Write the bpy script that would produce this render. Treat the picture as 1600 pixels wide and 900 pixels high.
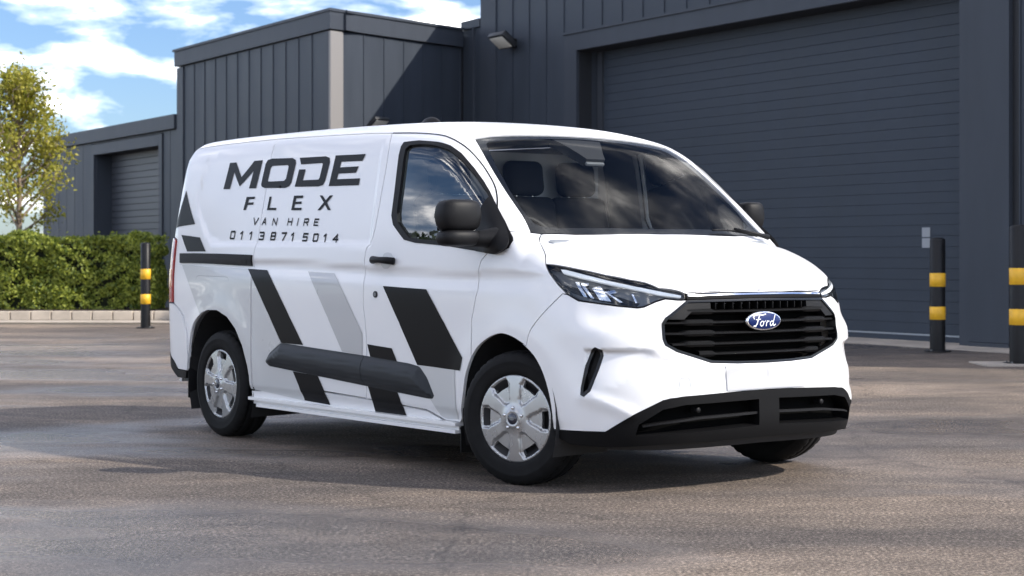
import bpy, bmesh, math, random
import numpy as np
from mathutils import Vector, Matrix
from mathutils.geometry import delaunay_2d_cdt
random.seed(7); RNG=np.random.default_rng(7); CLZ=3.7
for o in list(bpy.data.objects): bpy.data.objects.remove(o)
SC=bpy.context.scene; COL=SC.collection
# ---------------------------------------------------------------- camera
CAMZ=1.1474
cd=bpy.data.cameras.new('camera'); cam=bpy.data.objects.new('camera',cd); COL.objects.link(cam)
cam.location=(0,0,CAMZ); cam.rotation_euler=(math.pi/2,0,0)
cd.sensor_width=36; cd.lens=63; cd.shift_y=-48.7/1600; cd.clip_start=.1; cd.clip_end=3000
cd.dof.use_dof=True; cd.dof.focus_distance=9.6; cd.dof.aperture_fstop=5.0
SC.camera=cam
# ---------------------------------------------------------------- light
SUN_EL=math.radians(36); SUN_TH=math.radians(-18)      # azimuth: from +X (right) towards +Y (away)
w=bpy.data.worlds.new('World'); SC.world=w; w.use_nodes=True
nt=w.node_tree; nt.nodes.clear()
def N(nt,t,**k):
    n=nt.nodes.new(t)
    for a,b in k.items():
        if a.startswith('i_'): n.inputs[a[2:].replace('_',' ')].default_value=b
        else: setattr(n,a,b)
    return n
def ramp(nt,pts):
    r=nt.nodes.new('ShaderNodeValToRGB'); e=r.color_ramp.elements
    while len(e)<len(pts): e.new(.5)
    for i,(p,c) in enumerate(pts):
        e[i].position=p; e[i].color=(c,c,c,1) if not hasattr(c,'__len__') else (*c,1)
    return r
out=N(nt,'ShaderNodeOutputWorld'); bg=N(nt,'ShaderNodeBackground'); bg.inputs[1].default_value=.15
sky=N(nt,'ShaderNodeTexSky',sky_type='NISHITA',sun_disc=False,sun_elevation=SUN_EL,sun_rotation=math.pi/2-SUN_TH,air_density=1.0,dust_density=.6,ozone_density=2.5)
tc=N(nt,'ShaderNodeTexCoord'); sep=N(nt,'ShaderNodeSeparateXYZ'); nt.links.new(tc.outputs['Generated'],sep.inputs[0])
mx=N(nt,'ShaderNodeMath',operation='MAXIMUM'); nt.links.new(sep.outputs[2],mx.inputs[0]); mx.inputs[1].default_value=.0
ad=N(nt,'ShaderNodeMath',operation='ADD'); nt.links.new(mx.outputs[0],ad.inputs[0]); ad.inputs[1].default_value=.24
cx=N(nt,'ShaderNodeMath',operation='DIVIDE'); cy=N(nt,'ShaderNodeMath',operation='DIVIDE')
nt.links.new(sep.outputs[0],cx.inputs[0]); nt.links.new(ad.outputs[0],cx.inputs[1])
nt.links.new(sep.outputs[1],cy.inputs[0]); nt.links.new(ad.outputs[0],cy.inputs[1])
cb=N(nt,'ShaderNodeCombineXYZ'); nt.links.new(cx.outputs[0],cb.inputs[0]); nt.links.new(cy.outputs[0],cb.inputs[1])
cb.inputs[2].default_value=CLZ
ns=N(nt,'ShaderNodeTexNoise',i_Scale=6.0,i_Detail=9.0,i_Roughness=.55,i_Distortion=.25); nt.links.new(cb.outputs[0],ns.inputs['Vector'])
cr_=ramp(nt,[(.44,0),(.52,.045),(.59,.16),(.68,.62),(.76,1)]); nt.links.new(ns.outputs[0],cr_.inputs[0])
cm=N(nt,'ShaderNodeMath',operation='MULTIPLY'); cm.inputs[1].default_value=.95; nt.links.new(cr_.outputs[0],cm.inputs[0])
tint=N(nt,'ShaderNodeMix',data_type='RGBA',blend_type='MULTIPLY'); tint.inputs[0].default_value=1; tint.inputs[7].default_value=(.27,.315,.40,1)
nt.links.new(sky.outputs[0],tint.inputs[6])
mix=N(nt,'ShaderNodeMix',data_type='RGBA'); nt.links.new(cm.outputs[0],mix.inputs[0]); nt.links.new(tint.outputs[2],mix.inputs[6]); mix.inputs[7].default_value=(29.0,27.8,26.4,1)
nt.links.new(mix.outputs[2],bg.inputs[0]); nt.links.new(bg.outputs[0],out.inputs[0])
sl=bpy.data.lights.new('sun','SUN'); so=bpy.data.objects.new('sun',sl); COL.objects.link(so)
sl.energy=2.0; sl.angle=math.radians(.6); sl.color=(1,.93,.83)
so.rotation_euler=Vector((math.cos(SUN_TH)*math.cos(SUN_EL),math.sin(SUN_TH)*math.cos(SUN_EL),math.sin(SUN_EL))).to_track_quat('Z','Y').to_euler()
SC.view_settings.view_transform='Standard'; SC.view_settings.look='None'; SC.view_settings.exposure=1.46; SC.view_settings.gamma=1
SC.render.engine='CYCLES'
# ---------------------------------------------------------------- materials
MATS={}
def mat(name,col=(.5,.5,.5),rough=.5,metal=0,coat=0,spec=.5,var=0,vscale=6,bump=0,bscale=200,rvar=0,coatr=.03,stretch=None,emit=None):
    if name in MATS: return MATS[name]
    m=bpy.data.materials.new(name); m.use_nodes=True; t=m.node_tree; b=t.nodes['Principled BSDF']
    b.inputs['Base Color'].default_value=(*col,1); b.inputs['Roughness'].default_value=rough; b.inputs['Metallic'].default_value=metal
    b.inputs['Coat Weight'].default_value=coat; b.inputs['Coat Roughness'].default_value=coatr; b.inputs['Specular IOR Level'].default_value=spec
    tcn=t.nodes.new('ShaderNodeTexCoord'); src=tcn.outputs['Object']
    if stretch:
        mp=t.nodes.new('ShaderNodeMapping'); mp.inputs['Scale'].default_value=stretch; t.links.new(src,mp.inputs[0]); src=mp.outputs[0]
    if var or rvar:
        n=N(t,'ShaderNodeTexNoise',i_Scale=vscale,i_Detail=5.0); t.links.new(src,n.inputs['Vector'])
        if var:
            r=ramp(t,[(.25,tuple(c*(1-var) for c in col)),(.75,tuple(min(c*(1+var),1) for c in col))]); t.links.new(n.outputs[0],r.inputs[0]); t.links.new(r.outputs[0],b.inputs['Base Color'])
        if rvar:
            r2=N(t,'ShaderNodeMapRange'); r2.inputs[1].default_value=.3; r2.inputs[2].default_value=.7; r2.inputs[3].default_value=max(rough-rvar,.02); r2.inputs[4].default_value=min(rough+rvar,1); t.links.new(n.outputs[0],r2.inputs[0]); t.links.new(r2.outputs[0],b.inputs['Roughness'])
    if bump:
        n2=N(t,'ShaderNodeTexNoise',i_Scale=bscale,i_Detail=3.0); t.links.new(tcn.outputs['Object'],n2.inputs['Vector'])
        bp=N(t,'ShaderNodeBump'); bp.inputs['Strength'].default_value=bump; bp.inputs['Distance'].default_value=.002; t.links.new(n2.outputs[0],bp.inputs['Height']); t.links.new(bp.outputs[0],b.inputs['Normal'])
    MATS[name]=m; return m
def glassmat(name,tint_=(.6,.65,.66),extra=.0,rough=.0,gain=1.0):
    m=bpy.data.materials.new(name); m.use_nodes=True; t=m.node_tree; t.nodes.clear()
    o=N(t,'ShaderNodeOutputMaterial'); mixs=N(t,'ShaderNodeMixShader'); tr=N(t,'ShaderNodeBsdfTransparent'); gl=N(t,'ShaderNodeBsdfGlossy')
    tr.inputs[0].default_value=(*tint_,1); gl.inputs['Roughness'].default_value=rough; fr=N(t,'ShaderNodeFresnel'); fr.inputs[0].default_value=1.55
    a=N(t,'ShaderNodeMath',operation='MULTIPLY_ADD'); a.inputs[1].default_value=gain; a.inputs[2].default_value=extra; t.links.new(fr.outputs[0],a.inputs[0]); a.use_clamp=True
    t.links.new(a.outputs[0],mixs.inputs[0]); t.links.new(tr.outputs[0],mixs.inputs[1]); t.links.new(gl.outputs[0],mixs.inputs[2]); t.links.new(mixs.outputs[0],o.inputs[0])
    MATS[name]=m; return m
M_WHITE=mat('white_van_paint',(.79,.79,.795),.34,coat=.6,coatr=.13,rvar=.04,vscale=3)
M_BLKPL=mat('black_textured_plastic',(.007,.007,.008),.5,bump=.25,bscale=500,spec=.2)
M_TRIMB=mat('bumper_lower_plastic',(.0045,.0045,.005),.55,bump=.2,bscale=500,spec=.12)
M_GRPL=mat('grille_plastic',(.005,.005,.0055),.45,spec=.16)
M_CLAD=mat('grey_side_moulding',(.024,.027,.031),.5,bump=.2,bscale=500,spec=.25)
M_GLOSSB=mat('gloss_black',(.005,.005,.006),.22,spec=.35)
M_BARB=mat('grille_bar_black',(.004,.004,.005),.6,spec=.08)
M_BLKV=mat('black_vinyl',(.006,.006,.007),.35,spec=.12)
M_GRYV=mat('grey_vinyl',(.47,.475,.48),.3,coat=.5,rvar=.03)
M_GRYV2=mat('pale_grey_vinyl',(.56,.57,.57),.3,coat=.5,rvar=.03)
M_TYRE=mat('tyre_rubber',(.006,.006,.0065),.7,spec=.2,var=.3,vscale=20,bump=.2,bscale=300)
M_ALLOY=mat('silver_hubcap',(.42,.425,.43),.26,metal=.7,rvar=.05)
M_NUT=mat('hubcap_nut',(.75,.75,.76),.2,metal=.9)
M_STEEL=mat('dark_steel',(.02,.02,.022),.6,metal=.3)
M_CHROME=mat('chrome',(.85,.86,.88),.08,metal=1)
M_VOID=mat('unlit_recess_black',(.003,.003,.003),.9,spec=.05)
M_DARK=mat('dark_interior',(.012,.012,.013),.75,bump=.2,bscale=200)
M_LINER=mat('cabin_trim',(.75,.76,.77),.8)
M_HEADL=mat('headlining',(.10,.10,.11),.9)
M_SEAT=mat('seat_fabric',(.022,.022,.025),.9,bump=.3,bscale=400)
M_DASH=mat('dashboard_plastic',(.26,.28,.30),.55,bump=.2,bscale=300)
M_REFL=mat('lamp_reflector',(.75,.77,.8),.12,metal=.95)
M_HLIN=mat('lamp_housing',(.16,.165,.17),.35,metal=.3)
M_DRL=mat('lamp_light_guide',(.85,.86,.88),.18)
M_DRL.node_tree.nodes['Principled BSDF'].inputs['Emission Color'].default_value=(.9,.95,1,1);M_DRL.node_tree.nodes['Principled BSDF'].inputs['Emission Strength'].default_value=.14
M_BLUE=mat('badge_blue',(.004,.016,.10),.3,spec=.3)
M_RED=mat('red_lamp_plastic',(.35,.012,.008),.12,coat=1)
M_AMB=mat('amber_lamp_plastic',(.5,.12,.02),.12,coat=1)
M_SEAM=mat('seam_grey',(.30,.31,.32),.5)
M_PLATE=mat('blank_plate',(.46,.465,.48),.5)
M_GLASS=glassmat('windscreen_glass',(.90,.93,.94),.0,gain=.32)
M_GLASS2=glassmat('side_window_glass',(.42,.47,.50),.05,gain=1.2)
M_LENS=glassmat('lamp_lens',(.86,.88,.9),.0)
# ---------------------------------------------------------------- object helpers
def tag(o,label=None,cat=None,group=None,kind=None):
    if label: o['label']=label
    if cat: o['category']=cat
    if group: o['group']=group
    if kind: o['kind']=kind
    return o
def link(name,data,parent=None,m=None):
    o=bpy.data.objects.new(name,data); COL.objects.link(o)
    if parent is not None: o.parent=parent
    if m is not None and data is not None and not data.materials: data.materials.append(m)
    return o
def empty(name,loc=(0,0,0),rz=0,parent=None):
    o=link(name,None,parent); o.location=loc; o.rotation_euler=(0,0,rz); o.empty_display_size=.2; return o
def mesh(name,V,Fc,m=None,parent=None,smooth=False,nrm=None):
    me=bpy.data.meshes.new(name); me.from_pydata([tuple(v) for v in V],[],[tuple(int(i) for i in f) for f in Fc]); me.update()
    if smooth or nrm is not None: me.polygons.foreach_set('use_smooth',[True]*len(me.polygons))
    if nrm is not None: me.normals_split_custom_set_from_vertices([tuple(n) for n in nrm])
    if m is not None: me.materials.append(m)
    return link(name,me,parent)
def bmobj(name,bm,m=None,parent=None,smooth=False,angle=None):
    me=bpy.data.meshes.new(name); bm.normal_update()
    if smooth:
        for f in bm.faces: f.smooth=True
        if angle is not None:
            for e in bm.edges:
                if len(e.link_faces)==2 and e.calc_face_angle(0)>angle: e.smooth=False
    bm.to_mesh(me); bm.free()
    if m is not None: me.materials.append(m)
    return link(name,me,parent)
def bm_box(bm,c,s,bev=0,seg=2,rot=None):
    r=bmesh.ops.create_cube(bm,size=1); vs=r['verts']
    for v in vs: v.co=Vector((v.co.x*s[0],v.co.y*s[1],v.co.z*s[2]))
    if bev:
        es=list({e for v in vs for e in v.link_edges}); rr=bmesh.ops.bevel(bm,geom=es,offset=bev,segments=seg,affect='EDGES',profile=.5)
        vs=list({v for f in rr['faces'] for v in f.verts}|{v for v in vs if v.is_valid})
    Mx=Matrix.Translation(Vector(c))
    if rot is not None: Mx=Mx@rot
    for v in vs: v.co=Mx@v.co
    return vs
def box(name,c,s,m,parent=None,bev=0,seg=2,rot=None,smooth=None):
    bm=bmesh.new(); bm_box(bm,c,s,bev,seg,rot); return bmobj(name,bm,m,parent,smooth=bool(bev) if smooth is None else smooth,angle=math.radians(35))
def prism(name,plan,z0,z1,m,parent=None):
    n=len(plan); V=[(x,y,z0) for x,y in plan]+[(x,y,z1) for x,y in plan]
    A=sum(plan[i][0]*plan[(i+1)%n][1]-plan[(i+1)%n][0]*plan[i][1] for i in range(n))
    Fc=[list(range(n))[::-1],list(range(n,2*n))]+[[i,(i+1)%n,n+(i+1)%n,n+i] for i in range(n)]
    if A<0: Fc=[f[::-1] for f in Fc]
    return mesh(name,V,Fc,m,parent)
def lathe(prof,n=64,axis='Y',a0=0,a1=2*math.pi):
    V=[];Fc=[];k=len(prof);full=abs(a1-a0-2*math.pi)<1e-6; m_=n if full else n+1
    for i in range(m_):
        a=a0+(a1-a0)*i/n;c,s=math.cos(a),math.sin(a)
        for r,h in prof:
            V.append((r*c,h,r*s) if axis=='Y' else (r*c,r*s,h))
    for i in range(n):
        j=(i+1)%m_
        for q in range(k-1): Fc.append((i*k+q,j*k+q,j*k+q+1,i*k+q+1))
    return V,Fc
def tube(pts,rad,n=8,cap=True):
    pts=[Vector(p) for p in pts];V=[];Fc=[]
    rad=rad if hasattr(rad,'__len__') else [rad]*len(pts)
    up=Vector((0.13,.21,1)).normalized();prev=None
    for i,p in enumerate(pts):
        d=(pts[min(i+1,len(pts)-1)]-pts[max(i-1,0)]).normalized()
        a=d.cross(up if prev is None else prev.cross(d)*-1 if False else up)
        if a.length<1e-3: a=d.cross(Vector((1,0,0)))
        a.normalize();b=d.cross(a)
        for k in range(n):
            t=2*math.pi*k/n;V.append(p+a*math.cos(t)*rad[i]+b*math.sin(t)*rad[i])
    for i in range(len(pts)-1):
        for k in range(n): Fc.append((i*n+k,i*n+(k+1)%n,(i+1)*n+(k+1)%n,(i+1)*n+k))
    if cap: Fc.append(tuple(range(n))[::-1]);Fc.append(tuple((len(pts)-1)*n+k for k in range(n)))
    return V,Fc
class MB:
    def __init__(s): s.V=[];s.F=[];s.N=[]
    def add(s,V,Fc,Nn=None):
        o=len(s.V);s.V+= [tuple(v) for v in V];s.F+=[tuple(int(i)+o for i in f) for f in Fc]
        if Nn is not None: s.N+=[tuple(n) for n in Nn]
    def build(s,name,m,parent=None,smooth=False): return mesh(name,s.V,s.F,m,parent,smooth,s.N if len(s.N)==len(s.V) and s.N else None)
# ---------------------------------------------------------------- body surface
def smax(a,b,k):
    h=np.maximum(k-np.abs(a-b),0.0)
    return np.maximum(a,b)+h*h/(4*k)
def smin(a,b,k): return -smax(-a,-b,k)
def sst(a,b,v):
    t=np.clip((v-a)/(b-a),0,1);return t*t*(3-2*t)
def cr(xs,ys):
    # natural cubic spline evaluator
    xs=np.array(xs,float);ys=np.array(ys,float);n=len(xs);h=np.diff(xs)
    A=np.eye(n);r=np.zeros(n)
    for i in range(1,n-1):
        A[i,i-1]=h[i-1];A[i,i]=2*(h[i-1]+h[i]);A[i,i+1]=h[i];r[i]=6*((ys[i+1]-ys[i])/h[i]-(ys[i]-ys[i-1])/h[i-1])
    M=np.linalg.solve(A,r)
    def f(q):
        q=np.clip(q,xs[0],xs[-1]);i=np.clip(np.searchsorted(xs,q)-1,0,n-2);d=xs[i+1]-xs[i];a=(xs[i+1]-q)/d;b=(q-xs[i])/d
        return a*ys[i]+b*ys[i+1]+((a**3-a)*M[i]+(b**3-b)*M[i+1])*d*d/6
    return f
WZ=cr([.1,.25,.5,.8,1.0,1.2,1.45,1.7,1.9,2.1],[.925,.945,.966,.976,.975,.957,.925,.888,.855,.815])
TAP=cr([-4.2,-3.9,-3.4,-2.4,-1.2,-.5,0,.4,.8],[-.035,-.022,-.006,0,0,-.003,-.012,-.035,-.075])
ROOF=cr([-4.2,-3.9,-3.2,-2.4,-1.8,-1.3,-.9,-.5],[1.93,1.96,1.977,1.972,1.960,1.938,1.898,1.84])
FX=cr([.1,.22,.30,.42,.52,.62,.74,.85,.95,1.05,1.2],[.735,.80,.825,.828,.822,.807,.800,.793,.782,.77,.75])
def segd(px,pz,x0,z0,x1,z1):
    dx,dz=x1-x0,z1-z0;t=np.clip(((px-x0)*dx+(pz-z0)*dz)/(dx*dx+dz*dz),0,1)
    return np.hypot(px-x0-t*dx,pz-z0-t*dz)
def sdpoly(px,pz,P):
    d=np.full(np.shape(px),1e9);s=np.ones(np.shape(px))
    n=len(P)
    for i in range(n):
        x0,z0=P[i];x1,z1=P[(i+1)%n];d=np.minimum(d,segd(px,pz,x0,z0,x1,z1))
        c=((z0>pz)!=(z1>pz))
        dz=(z1-z0) if z1!=z0 else 1e-9
        c&=px<(x1-x0)*(pz-z0)/dz+x0
        s=np.where(c,-s,s)
    return d*s
KC=lambda z:.40+.14*sst(.76,.98,z)

def F(x,y,z,feat=True):
    a=np.abs(y)
    ys=WZ(z)+TAP(x)
    if feat:
        # belt crease: proud band just above, tucked below, running from rear to front door
        zc=1.125-.055*sst(-2.6,-.3,x)+.0*x
        w=sst(-3.5,-2.7,x)*(1-sst(.05,.45,x))
        ys=ys-w*.012*np.exp(-((z-zc+.035)/.05)**2)*sst(zc+.012,zc-.022,z)
        # wheel arch flares
        for cx,cz,rr,am in ((-.035,.335,.40,.013),(-3.10,.335,.43,.011)):
            r=np.hypot((x-cx),(z-cz)*.96)
            ys=ys+am*np.exp(-(np.maximum(r-rr-.02,0)/.095)**2)*(z>.0)
        # lower sill tuck
        ys=ys-.02*sst(.36,.31,z)*sst(.5,.2,x)*sst(-3.6,-3.4,x)*0.6
        if len(RECESS):
            d=sdpoly(x,z,RECESS);ys=ys-.012*sst(.018,-.014,d)
    fs=a-ys
    roof=ROOF(x)-.075*(a/.8)**2.4
    ws=1.262-(x-.018)*.79+.055*np.clip((x+.33)/.36,-1,1)**2*-1*0.35+.032-.045*(a/.77)**2.2
    hx=np.maximum(x,-.35)
    hood=1.267-.245*hx-.15*np.clip(x,0,1)**2.0-.045*(a/.8)**3
    if feat:
        hood=hood+.012*sst(.50,.60,a)*sst(.0,.15,x)*sst(.75,.5,x)*0.8
    top=smax(hood,smin(roof,ws,.10),.01)
    ft=z-top
    k=.14*sst(.35,-.2,x)+.16*sst(-.2,.35,x)
    xf=FX(z)-.16*a**2
    ff=x-xf
    f=smax(fs,ff,KC(z))
    if feat:
        dd=segd(x,z,.60,.76,.50,.46)
        f=f-.008*np.exp(-(dd/.10)**2)*(a>.7)
    if feat:
        m=sst(.40,.52,x)
        # folded bumper corner: crease running in from the slot, facet below it, scoop under the lamp, ledge round the grille
        sd=sdpoly(a,z,[(.89,.700),(.71,.703),(.60,.698),(.80,.545),(.90,.49)])
        up=sst(.006,-.010,sd)*sst(.50,.70,z)
        f=f+m*.020*up*sst(.60,.76,a)
        f=f+m*.013*np.exp(-(segd(a,z,.93,.885,.62,.795)/.060)**2)*(1-.0*a)
        f=f-m*.007*np.exp(-(np.minimum(segd(a,z,.66,.69,.36,.600),segd(a,z,.36,.600,0,.590))/.022)**2)
        f=f-m*.012*np.exp(-(segd(a,z,.90,.47,.78,.40)/.03)**2)
    f=smax(f,ft,.13-.06*sst(.45,.66,x))
    xr=-3.915+.12*np.clip(z-1.15,0,2)**1.5*1.0
    fr=xr-x
    f=smax(f,fr,.17)
    f=smax(f,.16-z,.06)
    if feat:
        # front bumper sculpt as inward displacement
        pass
    return f
def grad(P,e=1e-3):
    g=np.stack([F(P[:,0]+e,P[:,1],P[:,2])-F(P[:,0]-e,P[:,1],P[:,2]),F(P[:,0],P[:,1]+e,P[:,2])-F(P[:,0],P[:,1]-e,P[:,2]),F(P[:,0],P[:,1],P[:,2]+e)-F(P[:,0],P[:,1],P[:,2]-e)],1)
    return g/np.maximum(np.linalg.norm(g,axis=1,keepdims=True),1e-9)
def solve(O,D,tmax=2.2):
    lo=np.zeros(len(O));hi=np.full(len(O),tmax)
    for _ in range(26):
        m=(lo+hi)/2;P=O+D*m[:,None];v=F(P[:,0],P[:,1],P[:,2])<0
        lo=np.where(v,m,lo);hi=np.where(v,hi,m)
    return O+D*((lo+hi)/2)[:,None]
XC,YC,RA=.25,-.45,.5
def chartA(U):
    u,v=U[:,0],U[:,1];ph=np.clip(u/RA,0,np.pi/2);e=RA*np.pi/2
    ox=np.where(u<0,XC+u,XC);oy=np.where(u>e,YC+(u-e),YC)
    return solve(np.stack([ox,oy,v],1),np.stack([np.sin(ph),-np.cos(ph),0*u],1))
def invA(P):
    x,y,z=P[:,0],P[:,1],P[:,2];e=RA*np.pi/2
    ph=np.arctan2(x-XC,-(y-YC))
    return np.stack([np.where(x<=XC,x-XC,np.where(y>=YC,e+(y-YC),ph*RA)),z],1)
YB,ZB,RB=-.45,.80,.8
def chartB(U):
    x,w=U[:,0],U[:,1];ph=np.clip((w-ZB)/RB,0,np.pi/2);e=RB*np.pi/2
    oz=np.where(w<ZB,w,ZB);oy=np.where(w>ZB+e,YB+(w-ZB-e),YB)
    return solve(np.stack([x,oy,oz],1),np.stack([0*x,-np.cos(ph),np.sin(ph)],1))
def invB(P):
    x,y,z=P[:,0],P[:,1],P[:,2];e=RB*np.pi/2
    ph=np.arctan2(z-ZB,-(y-YB))
    return np.stack([x,np.where(z<=ZB,z,np.where(y>=YB,ZB+e+(y-YB),ZB+ph*RB))],1)
def chartC(U): # rear face
    return solve(np.stack([np.full(len(U),-3.),U[:,0],U[:,1]],1),np.tile([-1.,0,0],(len(U),1)))
def invC(P): return P[:,1:3].copy()
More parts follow.
